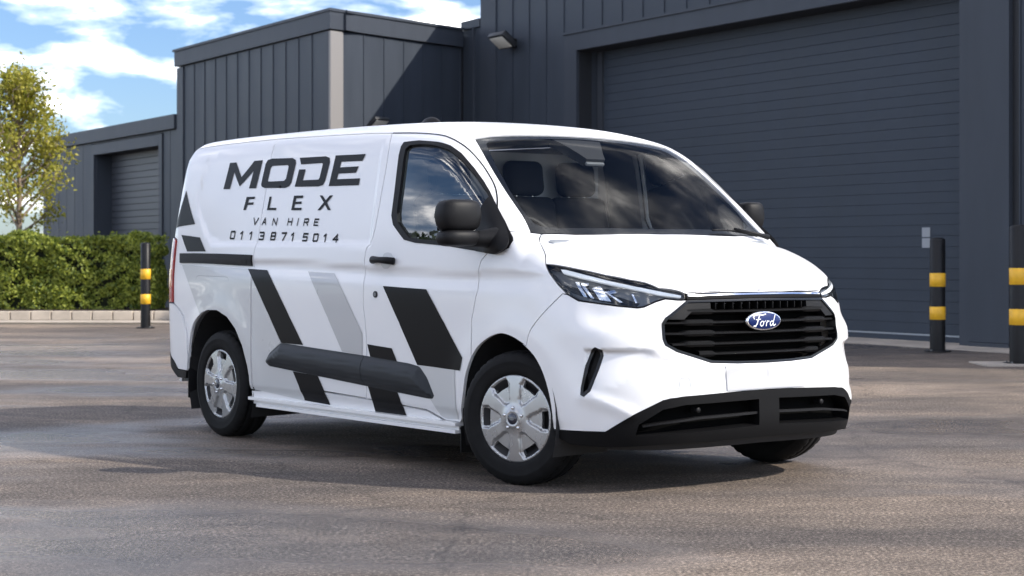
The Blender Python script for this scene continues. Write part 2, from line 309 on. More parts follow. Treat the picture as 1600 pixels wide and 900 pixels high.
D={"door_rear":[[-1.323,1.787],[-1.262,1.711],[-1.275,1.598],[-1.313,1.395],[-1.368,1.333],[-1.379,1.226],[-1.373,1.054],[-1.37,0.898],[-1.353,0.768],[-1.346,0.614],[-1.379,0.287]],"door_front":[[-1.326,1.789],[-1.134,1.794],[-0.919,1.794],[-0.768,1.784],[-0.643,1.773],[-0.523,1.749],[-0.433,1.719],[-0.339,1.67],[-0.27,1.605],[-0.22,1.531]],"door_front_low":[[-0.224,1.308],[-0.276,1.258],[-0.292,1.206],[-0.301,1.151],[-0.294,1.064],[-0.309,0.997],[-0.341,0.833],[-0.338,0.713]],"door_bottom":[[-2.558,0.326],[-2.398,0.375],[-2.093,0.373],[-1.347,0.352],[-0.794,0.327],[-0.625,0.281],[-0.489,0.281]],"sill_top":[[-2.696,0.326],[-2.053,0.291],[-1.382,0.269],[-0.85,0.254],[-0.496,0.247]],"sill_bot":[[-2.71,0.281],[-2.058,0.264],[-1.387,0.243],[-0.855,0.229],[-0.501,0.223]],"win_outer":[[-1.138,1.743],[-1.001,1.751],[-0.839,1.748],[-0.713,1.744],[-0.611,1.728],[-0.483,1.691],[-0.392,1.656],[-0.325,1.621],[-0.238,1.56],[-0.149,1.493],[-0.064,1.412],[-0.054,1.392],[-0.06,1.336],[-0.116,1.309],[-0.311,1.311],[-0.591,1.34],[-0.887,1.358],[-0.996,1.375],[-1.12,1.453],[-1.147,1.496],[-1.144,1.594],[-1.148,1.726]],"win_inner":[[-1.069,1.728],[-0.978,1.733],[-0.857,1.731],[-0.698,1.72],[-0.578,1.697],[-0.443,1.656],[-0.34,1.61],[-0.303,1.58],[-0.294,1.509],[-0.287,1.343],[-0.698,1.37],[-0.954,1.389],[-1.077,1.467],[-1.093,1.509],[-1.09,1.619],[-1.093,1.715]],"rail":[[-3.668,1.312],[-2.668,1.289],[-2.677,1.215],[-3.653,1.237]],"rail_slot":[[-3.563,1.278],[-2.728,1.259],[-2.743,1.232],[-3.557,1.248]],"hood_seam":[[-0.017,1.572],[0.018,1.496],[0.097,1.417],[0.156,1.354],[0.197,1.277]],"pillar_base":[[-0.089,1.448],[-0.033,1.518],[-0.017,1.572]],"wsR":[[-0.705,1.868],[-0.492,1.781],[-0.313,1.701],[-0.133,1.608],[-0.036,1.523]],"wsTop":[[-0.705,1.868],[-0.717,1.903],[-0.701,2.215],[-0.717,2.69],[-0.752,3.047],[-0.799,3.254]],"archF":[[-0.478,0.268],[-0.423,0.427],[-0.408,0.504],[-0.36,0.603],[-0.28,0.682],[-0.183,0.738],[-0.091,0.76],[-0.004,0.748],[0.083,0.716],[0.167,0.663],[0.231,0.584],[0.273,0.478],[0.29,0.37],[0.279,0.305]],"archR":[[-3.521,0.48],[-3.498,0.578],[-3.443,0.701],[-3.338,0.771],[-3.214,0.811],[-3.094,0.812],[-2.957,0.77],[-2.848,0.699],[-2.765,0.594],[-2.711,0.469],[-2.7,0.331]],"roof_line":[[-2.609,1.803],[-2.116,1.796],[-1.331,1.792]],"s1a":[[-3.678,1.632],[-3.498,1.493],[-3.736,1.492],[-3.758,1.521]],"s1b":[[-3.689,1.438],[-3.404,1.413],[-3.298,1.318],[-3.572,1.323]],"g1":[[-3.631,1.22],[-3.505,1.215],[-3.384,1.21],[-3.269,1.206],[-3.157,1.204],[-3.048,1.201],[-2.941,1.199],[-2.835,1.196],[-2.729,1.193],[-2.66,1.123],[-2.607,1.054],[-2.56,0.984],[-2.515,0.911],[-2.471,0.838],[-2.428,0.776],[-2.386,0.728],[-2.344,0.679],[-2.303,0.631],[-2.372,0.596],[-2.442,0.561],[-2.47,0.534],[-2.499,0.506],[-2.449,0.482],[-2.356,0.476],[-2.263,0.47],[-2.172,0.464],[-2.141,0.422],[-2.111,0.379],[-2.091,0.336],[-2.074,0.293],[-2.163,0.298],[-2.253,0.303],[-2.344,0.308],[-2.436,0.313],[-2.525,0.318],[-2.604,0.324],[-2.693,0.33],[-2.688,0.377],[-2.698,0.423],[-2.708,0.469],[-2.726,0.511],[-2.744,0.553],[-2.763,0.594],[-2.791,0.629],[-2.819,0.664],[-2.848,0.699],[-2.901,0.735],[-2.955,0.77],[-3.023,0.789],[-3.092,0.812],[-3.153,0.811],[-3.217,0.81],[-3.277,0.793],[-3.339,0.779],[-3.392,0.846],[-3.438,0.926],[-3.482,1.003],[-3.528,1.078],[-3.578,1.151]],"b1":[[-2.729,1.193],[-2.647,1.19],[-2.565,1.187],[-2.485,1.184],[-2.422,1.121],[-2.372,1.059],[-2.326,0.996],[-2.283,0.931],[-2.241,0.866],[-2.2,0.799],[-2.159,0.756],[-2.118,0.712],[-2.079,0.669],[-2.039,0.626],[-2.124,0.627],[-2.209,0.628],[-2.295,0.629],[-2.333,0.672],[-2.371,0.716],[-2.41,0.76],[-2.449,0.806],[-2.489,0.873],[-2.529,0.939],[-2.571,1.004],[-2.615,1.067],[-2.666,1.129]],"b1l":[[-2.172,0.464],[-2.075,0.46],[-1.98,0.456],[-1.885,0.452],[-1.855,0.412],[-1.825,0.371],[-1.809,0.329],[-1.787,0.287],[-1.882,0.29],[-1.978,0.292],[-2.076,0.295],[-2.092,0.338],[-2.112,0.38],[-2.142,0.422]],"g2":[[-2.001,1.179],[-1.9,1.175],[-1.801,1.172],[-1.703,1.168],[-1.649,1.108],[-1.604,1.049],[-1.564,0.989],[-1.527,0.928],[-1.49,0.866],[-1.455,0.804],[-1.419,0.761],[-1.384,0.72],[-1.386,0.678],[-1.388,0.636],[-1.391,0.594],[-1.461,0.598],[-1.532,0.603],[-1.604,0.607],[-1.638,0.65],[-1.672,0.693],[-1.707,0.737],[-1.742,0.78],[-1.778,0.837],[-1.814,0.903],[-1.852,0.969],[-1.891,1.032],[-1.933,1.095],[-1.965,1.136]],"b2":[[-1.334,0.659],[-1.25,0.654],[-1.168,0.65],[-1.087,0.646],[-1.062,0.61],[-1.038,0.574],[-1.104,0.578],[-1.171,0.582],[-1.239,0.586],[-1.308,0.591],[-1.321,0.625]],"b2l":[[-1.348,0.428],[-1.273,0.423],[-1.198,0.419],[-1.125,0.414],[-1.052,0.41],[-1.03,0.374],[-1.017,0.337],[-1.006,0.301],[-0.986,0.265],[-1.063,0.267],[-1.142,0.269],[-1.222,0.271],[-1.302,0.273],[-1.317,0.311],[-1.316,0.351],[-1.331,0.39]],"b3":[[-1.172,1.073],[-1.086,1.07],[-1.0,1.066],[-0.916,1.063],[-0.833,1.06],[-0.751,1.057],[-0.71,1.0],[-0.672,0.943],[-0.636,0.884],[-0.6,0.824],[-0.565,0.777],[-0.53,0.738],[-0.494,0.699],[-0.456,0.661],[-0.414,0.624],[-0.426,0.59],[-0.438,0.556],[-0.525,0.557],[-0.606,0.559],[-0.684,0.562],[-0.763,0.564],[-0.843,0.566],[-0.873,0.607],[-0.904,0.649],[-0.935,0.69],[-0.967,0.732],[-0.999,0.774],[-1.031,0.824],[-1.064,0.887],[-1.098,0.95],[-1.133,1.012]],"g3":[[-0.843,0.566],[-0.763,0.564],[-0.684,0.562],[-0.606,0.559],[-0.525,0.557],[-0.438,0.556],[-0.44,0.514],[-0.444,0.471],[-0.449,0.429],[-0.454,0.386],[-0.465,0.343],[-0.486,0.298],[-0.547,0.295],[-0.605,0.292],[-0.663,0.302],[-0.687,0.33],[-0.706,0.359],[-0.736,0.387],[-0.698,0.409],[-0.724,0.443],[-0.751,0.477],[-0.778,0.51],[-0.806,0.544]],"cladding":[[-2.499,0.506],[-2.442,0.561],[-2.295,0.629],[-1.389,0.594],[-0.92,0.57],[-0.819,0.557],[-0.755,0.502],[-0.698,0.409],[-0.712,0.392],[-0.754,0.39],[-1.404,0.425],[-2.449,0.482]],"clad_ridge":[[-2.378,0.547],[-1.393,0.515],[-0.865,0.489]],"handle":[[-1.298,1.269],[-1.274,1.279],[-1.202,1.277],[-1.13,1.274],[-1.053,1.268],[-1.038,1.249],[-1.048,1.224],[-1.098,1.221],[-1.195,1.229],[-1.268,1.236],[-1.296,1.248]],"handle_cup":[[-1.195,1.277],[-1.185,1.298],[-1.148,1.305],[-1.108,1.298],[-1.089,1.274],[-1.098,1.224],[-1.134,1.2],[-1.18,1.2],[-1.208,1.227]],"slide_rear":[[-2.624,1.783],[-2.592,1.742],[-2.627,1.625],[-2.655,1.376],[-2.662,1.282],[-2.654,1.045],[-2.653,0.812],[-2.638,0.662],[-2.628,0.52],[-2.666,0.344]],"wsbase":[[-0.017,1.577],[0.009,1.861],[0.04,2.5]],"hl_topB":[[0.198,1.274],[0.255,1.286],[0.366,1.307],[0.486,1.349],[0.58,1.417],[0.633,1.503],[0.677,1.561],[0.718,1.864],[0.731,1.955]],"hl_lowB":[[0.198,1.274],[0.248,1.203],[0.303,1.138],[0.358,1.08]],"bs_B":[[0.334,1.076],[0.272,0.972],[0.193,0.857],[0.139,0.772],[0.115,0.704]],"bar_topB":[[0.729,1.954],[0.752,2.183],[0.763,2.346],[0.766,2.485]],"headlight":[[-0.052,1.112],[0.006,1.107],[0.144,1.088],[0.321,1.059],[0.467,1.037],[0.562,1.021],[0.629,0.994],[0.739,0.979],[0.763,0.967],[0.757,0.941],[0.716,0.938],[0.647,0.945],[0.598,0.932],[0.533,0.906],[0.5,0.902],[0.395,0.911],[0.287,0.923],[0.185,0.935],[0.116,0.966],[0.056,1.011],[-0.002,1.06]],"drl":[[0.043,1.089],[0.07,1.088],[0.358,1.032],[0.485,1.009],[0.742,0.962],[0.738,0.952],[0.619,0.965],[0.47,0.996],[0.304,1.026],[0.086,1.065],[0.066,1.07]],"fog":[[0.293,0.712],[0.326,0.698],[0.33,0.672],[0.308,0.601],[0.272,0.503],[0.242,0.475],[0.223,0.483],[0.224,0.519],[0.249,0.642],[0.27,0.696]],"trim_top":[[0.029,0.302],[0.343,0.307],[0.478,0.393],[0.613,0.46],[0.709,0.474],[1.067,0.488],[1.191,0.489]],"trim_bot":[[0.033,0.277],[0.153,0.238],[0.362,0.232],[0.618,0.248],[1.061,0.255],[1.201,0.256]],"intake":[[0.523,0.31],[0.522,0.334],[0.623,0.4],[0.718,0.416],[1.11,0.428],[1.109,0.333]],"bump_seam":[[0.09,0.967],[0.023,0.907],[-0.057,0.836],[-0.111,0.772],[-0.135,0.704]],"archF_A":[[-0.167,0.716],[-0.083,0.663],[-0.019,0.584],[0.023,0.478],[0.04,0.37],[0.03,0.305]],"oct":[[0.768,0.938],[0.625,0.837],[0.625,0.729],[0.883,0.632]],"frit_in":[[-0.64,1.879],[-0.659,1.909],[-0.663,2.23],[-0.684,2.475],[-0.632,2.489],[-0.53,2.46],[-0.499,2.472],[-0.507,2.618],[-0.594,2.64],[-0.657,2.693],[-0.686,2.828],[-0.701,3.027],[-0.647,3.133],[-0.35,3.179],[-0.158,3.245],[-0.106,3.25],[-0.078,3.202],[-0.006,2.542],[-0.042,1.77],[-0.068,1.624],[-0.1,1.603],[-0.179,1.648],[-0.366,1.752]],"rear_white_low":[[-3.839,0.503],[-3.742,0.448],[-3.687,0.399],[-3.58,0.405]],"fuel":[[-3.232,1.104],[-2.901,1.102],[-2.873,1.075]],"hl_ref1":[[0.249,1.003],[0.294,1.016],[0.361,0.935],[0.296,0.941]],"hl_ref2":[[0.143,1.034],[0.164,1.034],[0.226,0.954],[0.203,0.958]],"hl_ref3":[[0.319,0.985],[0.379,0.995],[0.39,0.979],[0.355,0.972],[0.425,0.932],[0.405,0.932]],"hl_ref4":[[0.472,0.973],[0.482,0.974],[0.503,0.93],[0.492,0.93]],"hl_ref5":[[0.314,1.043],[0.342,1.043],[0.349,1.03],[0.322,1.032]],"hl_ref6":[[0.179,1.029],[0.225,1.03],[0.227,1.021],[0.207,1.012],[0.265,0.948],[0.245,0.951],[0.192,1.007]],"t_M":[[-3.178,1.646],[-3.135,1.727],[-3.048,1.726],[-2.952,1.681],[-2.812,1.725],[-2.706,1.725],[-2.744,1.64],[-2.834,1.641],[-2.803,1.697],[-2.961,1.651],[-3.059,1.699],[-3.089,1.644]],"t_O":[[-2.683,1.651],[-2.683,1.657],[-2.662,1.714],[-2.641,1.724],[-2.587,1.727],[-2.335,1.724],[-2.298,1.718],[-2.29,1.71],[-2.314,1.651],[-2.336,1.64],[-2.38,1.635],[-2.634,1.639],[-2.672,1.644]],"t_Oi":[[-2.606,1.664],[-2.591,1.703],[-2.571,1.707],[-2.383,1.706],[-2.371,1.702],[-2.384,1.665],[-2.407,1.659],[-2.598,1.66]],"t_D":[[-2.251,1.723],[-1.946,1.721],[-1.903,1.716],[-1.894,1.705],[-1.92,1.65],[-1.94,1.637],[-1.989,1.633],[-2.266,1.637],[-2.24,1.691],[-2.164,1.69],[-2.18,1.657],[-1.999,1.656],[-1.987,1.661],[-1.971,1.702],[-1.983,1.704],[-2.225,1.705]],"t_E":[[-1.872,1.632],[-1.838,1.721],[-1.51,1.718],[-1.537,1.701],[-1.767,1.703],[-1.773,1.688],[-1.568,1.687],[-1.59,1.669],[-1.782,1.67],[-1.789,1.653],[-1.538,1.651],[-1.542,1.629]],"t_F":[[-2.873,1.556],[-2.849,1.61],[-2.74,1.609],[-2.746,1.6],[-2.815,1.6],[-2.821,1.587],[-2.749,1.587],[-2.754,1.577],[-2.826,1.577],[-2.841,1.555]],"t_L":[[-2.57,1.551],[-2.559,1.606],[-2.532,1.606],[-2.541,1.561],[-2.454,1.559],[-2.459,1.549]],"t_E2":[[-2.274,1.546],[-2.26,1.605],[-2.151,1.604],[-2.153,1.594],[-2.23,1.594],[-2.233,1.581],[-2.16,1.581],[-2.161,1.571],[-2.237,1.571],[-2.241,1.556],[-2.151,1.555],[-2.155,1.544]],"t_X":[[-1.961,1.601],[-1.929,1.6],[-1.884,1.581],[-1.845,1.599],[-1.81,1.598],[-1.867,1.572],[-1.813,1.539],[-1.848,1.54],[-1.887,1.563],[-1.933,1.541],[-1.967,1.541],[-1.904,1.573]],"van_hire":[[[[-2.72,1.515],[-2.702,1.484],[-2.663,1.514]]],[[[-2.609,1.483],[-2.58,1.513],[-2.565,1.483]],[[-2.598,1.493],[-2.57,1.493]]],[[[-2.482,1.48],[-2.475,1.51],[-2.435,1.48],[-2.427,1.51]]],[[[-2.291,1.507],[-2.298,1.478]],[[-2.245,1.507],[-2.252,1.477]],[[-2.294,1.493],[-2.249,1.492]]],[[[-2.175,1.505],[-2.182,1.475]]],[[[-2.107,1.474],[-2.1,1.503],[-2.058,1.503],[-2.054,1.5],[-2.057,1.491],[-2.062,1.488],[-2.103,1.488]],[[-2.078,1.488],[-2.061,1.473]]],[[[-1.937,1.5],[-1.981,1.501],[-1.988,1.472],[-1.944,1.471]],[[-1.985,1.487],[-1.947,1.486]]]],"phone":[[[[-2.991,1.449],[-2.952,1.449],[-2.946,1.445],[-2.952,1.412],[-2.959,1.408],[-2.998,1.409],[-3.003,1.413],[-2.998,1.445],[-2.991,1.449]]],[[[-2.869,1.437],[-2.847,1.445],[-2.854,1.405]]],[[[-2.749,1.435],[-2.728,1.442],[-2.735,1.402]]],[[[-2.621,1.44],[-2.577,1.439],[-2.571,1.435],[-2.573,1.424],[-2.58,1.42],[-2.609,1.42]],[[-2.58,1.42],[-2.575,1.416],[-2.577,1.403],[-2.583,1.399],[-2.627,1.4]]],[[[-2.471,1.437],[-2.434,1.437],[-2.429,1.433],[-2.431,1.421],[-2.437,1.418],[-2.474,1.418],[-2.48,1.421],[-2.478,1.433],[-2.471,1.437]],[[-2.474,1.418],[-2.481,1.413],[-2.483,1.401],[-2.478,1.397],[-2.441,1.397],[-2.434,1.401],[-2.432,1.413],[-2.437,1.418]]],[[[-2.349,1.434],[-2.299,1.434],[-2.335,1.394]]],[[[-2.233,1.423],[-2.213,1.431],[-2.22,1.391]]],[[[-2.045,1.427],[-2.09,1.428],[-2.095,1.41],[-2.054,1.41],[-2.049,1.405],[-2.051,1.392],[-2.057,1.388],[-2.099,1.388]]],[[[-1.967,1.424],[-1.93,1.424],[-1.925,1.42],[-1.93,1.389],[-1.936,1.385],[-1.973,1.385],[-1.978,1.389],[-1.973,1.421],[-1.967,1.424]]],[[[-1.856,1.413],[-1.837,1.421],[-1.843,1.382]]],[[[-1.717,1.379],[-1.71,1.418],[-1.753,1.392],[-1.702,1.391]]]],"RECESS":[[-3.323,1.812],[-2.599,1.812],[-1.336,1.794],[-1.342,1.216],[-2.645,1.222],[-3.245,1.242],[-3.336,1.303],[-3.474,1.435],[-3.52,1.524],[-3.47,1.705],[-3.435,1.771],[-3.395,1.799]]}
RECESS=D["RECESS"]
# ---------------------------------------------------------------- panels cut out of the body surface
def pip(Q,P):
    x,y=Q[:,0],Q[:,1];ins=np.zeros(len(Q),bool);n=len(P)
    for i in range(n):
        x0,y0=P[i];x1,y1=P[(i+1)%n]
        if y0==y1: continue
        c=((y0>y)!=(y1>y));xx=(x1-x0)*(y-y0)/(y1-y0)+x0
        ins^=(c&(x<xx))
    return ins
def area(P): return .5*sum(P[i][0]*P[(i+1)%len(P)][1]-P[(i+1)%len(P)][0]*P[i][1] for i in range(len(P)))
def inset(P,d,fix=None):
    P=np.array(P,float);a=np.roll(P,1,0);b=np.roll(P,-1,0)
    e0=P-a;e1=b-P;e0/=np.maximum(np.linalg.norm(e0,axis=1,keepdims=True),1e-9);e1/=np.maximum(np.linalg.norm(e1,axis=1,keepdims=True),1e-9)
    n0=np.stack([-e0[:,1],e0[:,0]],1);n1=np.stack([-e1[:,1],e1[:,0]],1);n=n0+n1;n/=np.maximum(np.linalg.norm(n,axis=1,keepdims=True),1e-6)
    k=np.clip(1/np.maximum((n*n0).sum(1),.35),1,2.2);Q=P+n*(d*k*(1 if area(P)>0 else -1))[:,None]
    if fix is not None:
        m=np.abs(P[:,fix[0]]-fix[1])<2e-3;Q[m,fix[0]]=fix[1]
    return Q
def densify(P,s):
    out=[];n=len(P)
    for i in range(n):
        a=np.array(P[i],float);b=np.array(P[(i+1)%n],float);k=max(1,int(math.ceil(np.linalg.norm(b-a)/s)))
        for j in range(k): out.append(a+(b-a)*j/k)
    return np.array(out)
def smooth(P,n=4):
    P=[np.array(p,float) for p in P];out=[]
    for i in range(len(P)-1):
        a,b,c,d=P[max(i-1,0)],P[i],P[i+1],P[min(i+2,len(P)-1)]
        for k in range(n):
            t=k/n;out.append((.5*((2*b)+(c-a)*t+(2*a-5*b+4*c-d)*t*t+(3*b-a-3*c+d)*t**3)).tolist())
    out.append(P[-1].tolist());return [tuple(q) for q in out]
def rounded(P,r,seg=4):
    out=[];n=len(P)
    for i in range(n):
        p=np.array(P[i],float);a=np.array(P[i-1],float)-p;b=np.array(P[(i+1)%n],float)-p
        la,lb=np.linalg.norm(a),np.linalg.norm(b);q=min(r,la*.45,lb*.45);s=p+a/la*q;e=p+b/lb*q
        for t in np.linspace(0,1,seg+1): out.append(((1-t)**2*s+2*t*(1-t)*p+t*t*e).tolist())
    return out
CENA=RA*math.pi/2-YC; CENB=ZB+RB*math.pi/2-YB
def pmesh(chart,poly,holes=(),off=0.,depth=.018,gap=.0028,grid=.03,fix=None,normals=True,inv=False):
    loops=[]
    for li,L in enumerate([poly]+list(holes)):
        L=np.array(L,float)
        if gap: L=inset(L,gap if li==0 else -gap,fix)
        L=densify(L,grid)
        if fix is not None:
            m_=np.abs(L[:,fix[0]]-fix[1])<1e-3;L[m_,fix[0]]=fix[1]
        loops.append(L)
    mn=loops[0].min(0);mx_=loops[0].max(0)
    gx=np.arange(mn[0]+grid*.5,mx_[0],grid);gy=np.arange(mn[1]+grid*.5,mx_[1],grid)
    pts=[]
    if len(gx) and len(gy):
        G=np.stack(np.meshgrid(gx,gy),-1).reshape(-1,2);ins=pip(G,loops[0])
        for h in loops[1:]: ins&=~pip(G,h)
        G=G[ins]
        allb=np.concatenate(loops)
        if len(G):
            keep=np.ones(len(G),bool)
            for i in range(0,len(G),2000):
                d=((G[i:i+2000,None,:]-allb[None])**2).sum(-1).min(1);keep[i:i+2000]=d>(grid*.45)**2
            pts=G[keep]
    V2=[];E=[]
    for L in loops:
        o=len(V2);n=len(L);V2+=[Vector(p) for p in L];E+=[(o+i,o+(i+1)%n) for i in range(n)]
    V2+=[Vector(p) for p in pts]
    r=delaunay_2d_cdt(V2,E,[],0,1e-6)
    U=np.array([tuple(v) for v in r[0]]);T=np.array([f for f in r[2] if len(f)==3],int)
    c=U[T].mean(1);ins=pip(c,loops[0])
    for h in loops[1:]: ins&=~pip(c,h)
    T=T[ins]
    P=chart(U)
    if callable(normals): Nn=normals(P,U)
    else: Nn=grad(P)
    tri=P[T];fn=np.cross(tri[:,1]-tri[:,0],tri[:,2]-tri[:,0]);fl=(fn*Nn[T[:,0]]).sum(1)<0
    T[fl]=T[fl][:,::-1]
    P=P+Nn*off
    V=P.tolist();NN=Nn.tolist();FF=T.tolist()
    if depth:
        # rim: boundary edges of the triangulation
        from collections import defaultdict
        cnt={}
        for t in FF:
            for a,b in ((t[0],t[1]),(t[1],t[2]),(t[2],t[0])): 
                if (b,a) in cnt: cnt[(b,a)]=2
                else: cnt[(a,b)]=1
        for (a,b),v in cnt.items():
            if v!=1: continue
            if fix is not None and abs(U[a][fix[0]]-fix[1])<1e-3 and abs(U[b][fix[0]]-fix[1])<1e-3: continue
            pa,pb=P[a],P[b];na,nb=Nn[a],Nn[b];qa,qb=pa-na*depth,pb-nb*depth
            e=pb-pa;rn=np.cross(e,na);rn/=max(np.linalg.norm(rn),1e-9)
            o=len(V);V+=[pa.tolist(),pb.tolist(),qb.tolist(),qa.tolist()];NN+=[rn.tolist()]*4;FF.append([o,o+3,o+2,o+1])
    return V,FF,NN
def mirrorY(V,Fc,Nn): return [(a,-b,c) for a,b,c in V],[tuple(f)[::-1] for f in Fc],[(a,-b,c) for a,b,c in Nn]
def panel(name,chart,poly,m,parent,mode='copy',label=None,llabel=None,**k):
    """mode: one = visible side only; copy = plus a mirrored object; join = both halves in one mesh"""
    if mode=='join': k.setdefault('fix',(0,CENA) if chart is chartA else (1,CENB))
    V,Fc,Nn=pmesh(chart,poly,**k)
    if mode=='join':
        b=MB();b.add(V,Fc,Nn);b.add(*mirrorY(V,Fc,Nn));o=b.build(name,m,parent);return o
    o=mesh(name,V,Fc,m,parent,nrm=Nn)
    if label:o['label']=label
    if mode=='copy':
        o2=mesh(name,*mirrorY(V,Fc,Nn)[:2],m,parent,nrm=mirrorY(V,Fc,Nn)[2])
        return o,o2
    return o
def ribbon(pl,w):
    """polyline -> list of quads"""
    out=[]
    for a,b in zip(pl[:-1],pl[1:]):
        a=np.array(a);b=np.array(b);d=b-a;l=np.linalg.norm(d)
        if l<1e-6: continue
        d/=l;n=np.array([-d[1],d[0]])*w/2;a2=a-d*w*.5;b2=b+d*w*.5
        out.append([(a2+n).tolist(),(b2+n).tolist(),(b2-n).tolist(),(a2-n).tolist()])
    return out
def decals(name,chart,polys,m,parent,off=.003,grid=.02,mirror=False,label=None):
    """each entry (polygon, polygon with holes, or list of polygons of one letter) becomes its own thin print"""
    for p in polys:
        b=MB()
        for q in (p['g'] if isinstance(p,dict) and 'g' in p else [p]):
            if isinstance(q,dict): V,Fc,Nn=pmesh(chart,q['p'],holes=q['h'],off=off,depth=0,gap=0,grid=grid)
            else: V,Fc,Nn=pmesh(chart,q,off=off,depth=0,gap=0,grid=grid)
            b.add(V,Fc,Nn)
        o=b.build(name,m,parent)
        if label and len(polys)==1:o['label']=label
        if mirror:
            V,Fc,Nn=mirrorY(b.V,b.F,b.N);mesh(name,V,Fc,m,parent,nrm=Nn)
def clipx(P,x,side):
    """keep part of polygon with side*(px-x)>=0"""
    out=[];n=len(P)
    for i in range(n):
        a,b=P[i],P[(i+1)%n];ia=side*(a[0]-x)>=0;ib=side*(b[0]-x)>=0
        if ia: out.append(list(a))
        if ia!=ib:
            t=(x-a[0])/(b[0]-a[0]);out.append([x,a[1]+t*(b[1]-a[1])])
    return out
# ================================================================ the van (local: +X forward, +Y its left, Z up, origin on the ground under the front axle)
def build_van():
    van=empty('van',(.7733,9.5586,0),-.9215)
    tag(van,'white panel van with black and grey stripes and hire lettering parked on the wet tarmac','van')
    d={k:[tuple(p) for p in v] if v and not isinstance(v[0][0],list) else v for k,v in D.items()}
    # ---- body shell panels
    for k in ('archR','door_rear','door_front','hood_seam','wsR','bump_seam','archF_A','bs_B'): d[k]=smooth(d[k])
    AF=smooth([(-.335,.630),(-.273,.689),(-.176,.739),(-.084,.760),(.003,.748),(.09,.716),(.121,.700)])
    AD=smooth([(-.335,.630),(-.378,.560),(-.401,.505),(-.422,.428),(-.462,.30)])
    roof=[(-3.87,1.80)]+d['roof_line']+d['door_front'][1:]+[(-.19,1.40),(-.089,1.448),(-.033,1.518)]+d['wsR'][:-1][::-1]+[(-.712,1.95),(-.700,2.215),(-.698,CENB),(-3.87,CENB)]
    roof_o=panel('roof',chartB,roof,M_WHITE,van,mode='join',grid=.035)
    quarter=[(-3.87,1.80),(-2.60,1.80),(-2.655,1.30),(-2.655,.34),(-2.69,.331)]+d['archR'][::-1]+[(-3.52,.62),(-3.60,.76),(-3.745,.864),(-3.75,1.41),(-3.87,1.46)]
    panel('rear_quarter_panel',chartB,quarter,M_WHITE,van)
    slide=[(-2.60,1.80),(-1.331,1.79)]+d['door_rear'][1:-1]+[(-1.379,.352)]+d['door_bottom'][:3][::-1]+[(-2.655,.33),(-2.655,1.30)]
    sl,sl2=panel('sliding_door',chartB,slide,M_WHITE,van)
    door=[(-1.331,1.79)]+d['door_front'][1:]+[(-.20,1.40),(-.224,1.308)]+d['door_front_low'][1:]+AD+[(-.481,.282),(-.625,.281),(-.794,.327),(-1.379,.352)]+d['door_rear'][1:-1][::-1]
    hole=inset(np.array(d['win_inner']),-.012).tolist()
    dr,dr2=panel('front_door',chartB,door,M_WHITE,van,holes=[hole])
    fender=[(-.20,1.40),(-.089,1.448),(-.033,1.518),(-.017,1.572)]+d['hood_seam'][1:-1]+d['hl_lowB']+d['bs_B']+AF[:-1][::-1]+[(-.333,.713),(-.341,.833)]+d['door_front_low'][:-2][::-1]
    fender=[p for i,p in enumerate(fender)]
    panel('front_wing',chartB,fender,M_WHITE,van)
    hood=[(-.017,1.577)]+d['hood_seam'][1:-1]+d['hl_topB']+[(.752,2.183),(.763,2.346),(.766,CENB),(.028,CENB),(.022,2.15),(.009,1.861)]
    panel('bonnet',chartB,hood,M_WHITE,van,mode='join',grid=.025)
    oc=d['oct']
    hl=d['headlight']
    low=hl[9:19]   # lower edge from tip outward
    bump=[(CENA,.622)]+[(1.05,.624),(.883,.632),(.69,.690),(.632,.722),(.622,.75),(.622,.825),(.640,.852),(.765,.938)]+[(hl[9][0]+.002,hl[9][1]-.004)]+[(a,b-.002) for a,b in low[1:]]+[(.09,.967)]+d['bump_seam'][1:]+d['archF_A'][:-1]+[(.036,.303)]+d['trim_top'][1:-1]+[(CENA,.490)]
    panel('front_bumper',chartA,bump,M_WHITE,van,mode='join',grid=.02,holes=[d['fog']],gap=.002)
    # sill
    st=d['sill_top'];sb=d['sill_bot']
    sillp=[(-2.70,.318),(-2.56,.322),(-2.40,.368),(-2.093,.367),(-1.347,.346),(-.80,.321),(-.63,.276),(-.489,.276),(-.496,.25),(-2.70,.275)]
    panel('sill',chartB,sillp,M_WHITE,van,grid=.03)
    ledge=MB()
    for s in (1,-1):
        for z0,z1,y0,y1,x0,x1 in ((.262,.280,.972,.90,-2.71,-.49),(.222,.240,.965,.90,-2.62,-.50)):
            V=[(x,s*-y,z) for x in(x0,x1) for y,z in((y1,z1+.004),(y0,z1),(y0,z0),(y1,z0))]
            Fq=[(0,1,5,4),(1,2,6,5),(2,3,7,6),(0,3,2,1),(4,5,6,7)]
            ledge.add(V,Fq if s>0 else [f[::-1] for f in Fq])
        V=[(x,s*-y,z) for x in(-2.70,-.49) for y,z in((.945,.262),(.945,.238))];ledge.add(V,[(0,2,3,1)] if s>0 else [(1,3,2,0)])
    ledge.build('sill_ledge',M_WHITE,van)
    # rear
    rb=[(-3.87,.862),(-3.745,.858),(-3.60,.755),(-3.52,.615),(-3.514,.48),(-3.535,.40),(-3.69,.402),(-3.745,.45),(-3.84,.505),(-3.87,.52)]
    panel('rear_bumper',chartB,rb,M_WHITE,van,off=.010)
    rbt=[(-3.87,.52),(-3.84,.505),(-3.745,.45),(-3.69,.402),(-3.535,.40),(-3.555,.345),(-3.70,.345),(-3.80,.40),(-3.87,.44)]
    panel('rear_bumper_trim',chartB,rbt,M_BLKPL,van,off=.014)
    tl=[(-3.868,1.455),(-3.752,1.408),(-3.747,.868),(-3.868,.868)]
    a,b=panel('tail_lamp',chartB,tl,M_RED,van,off=.012)
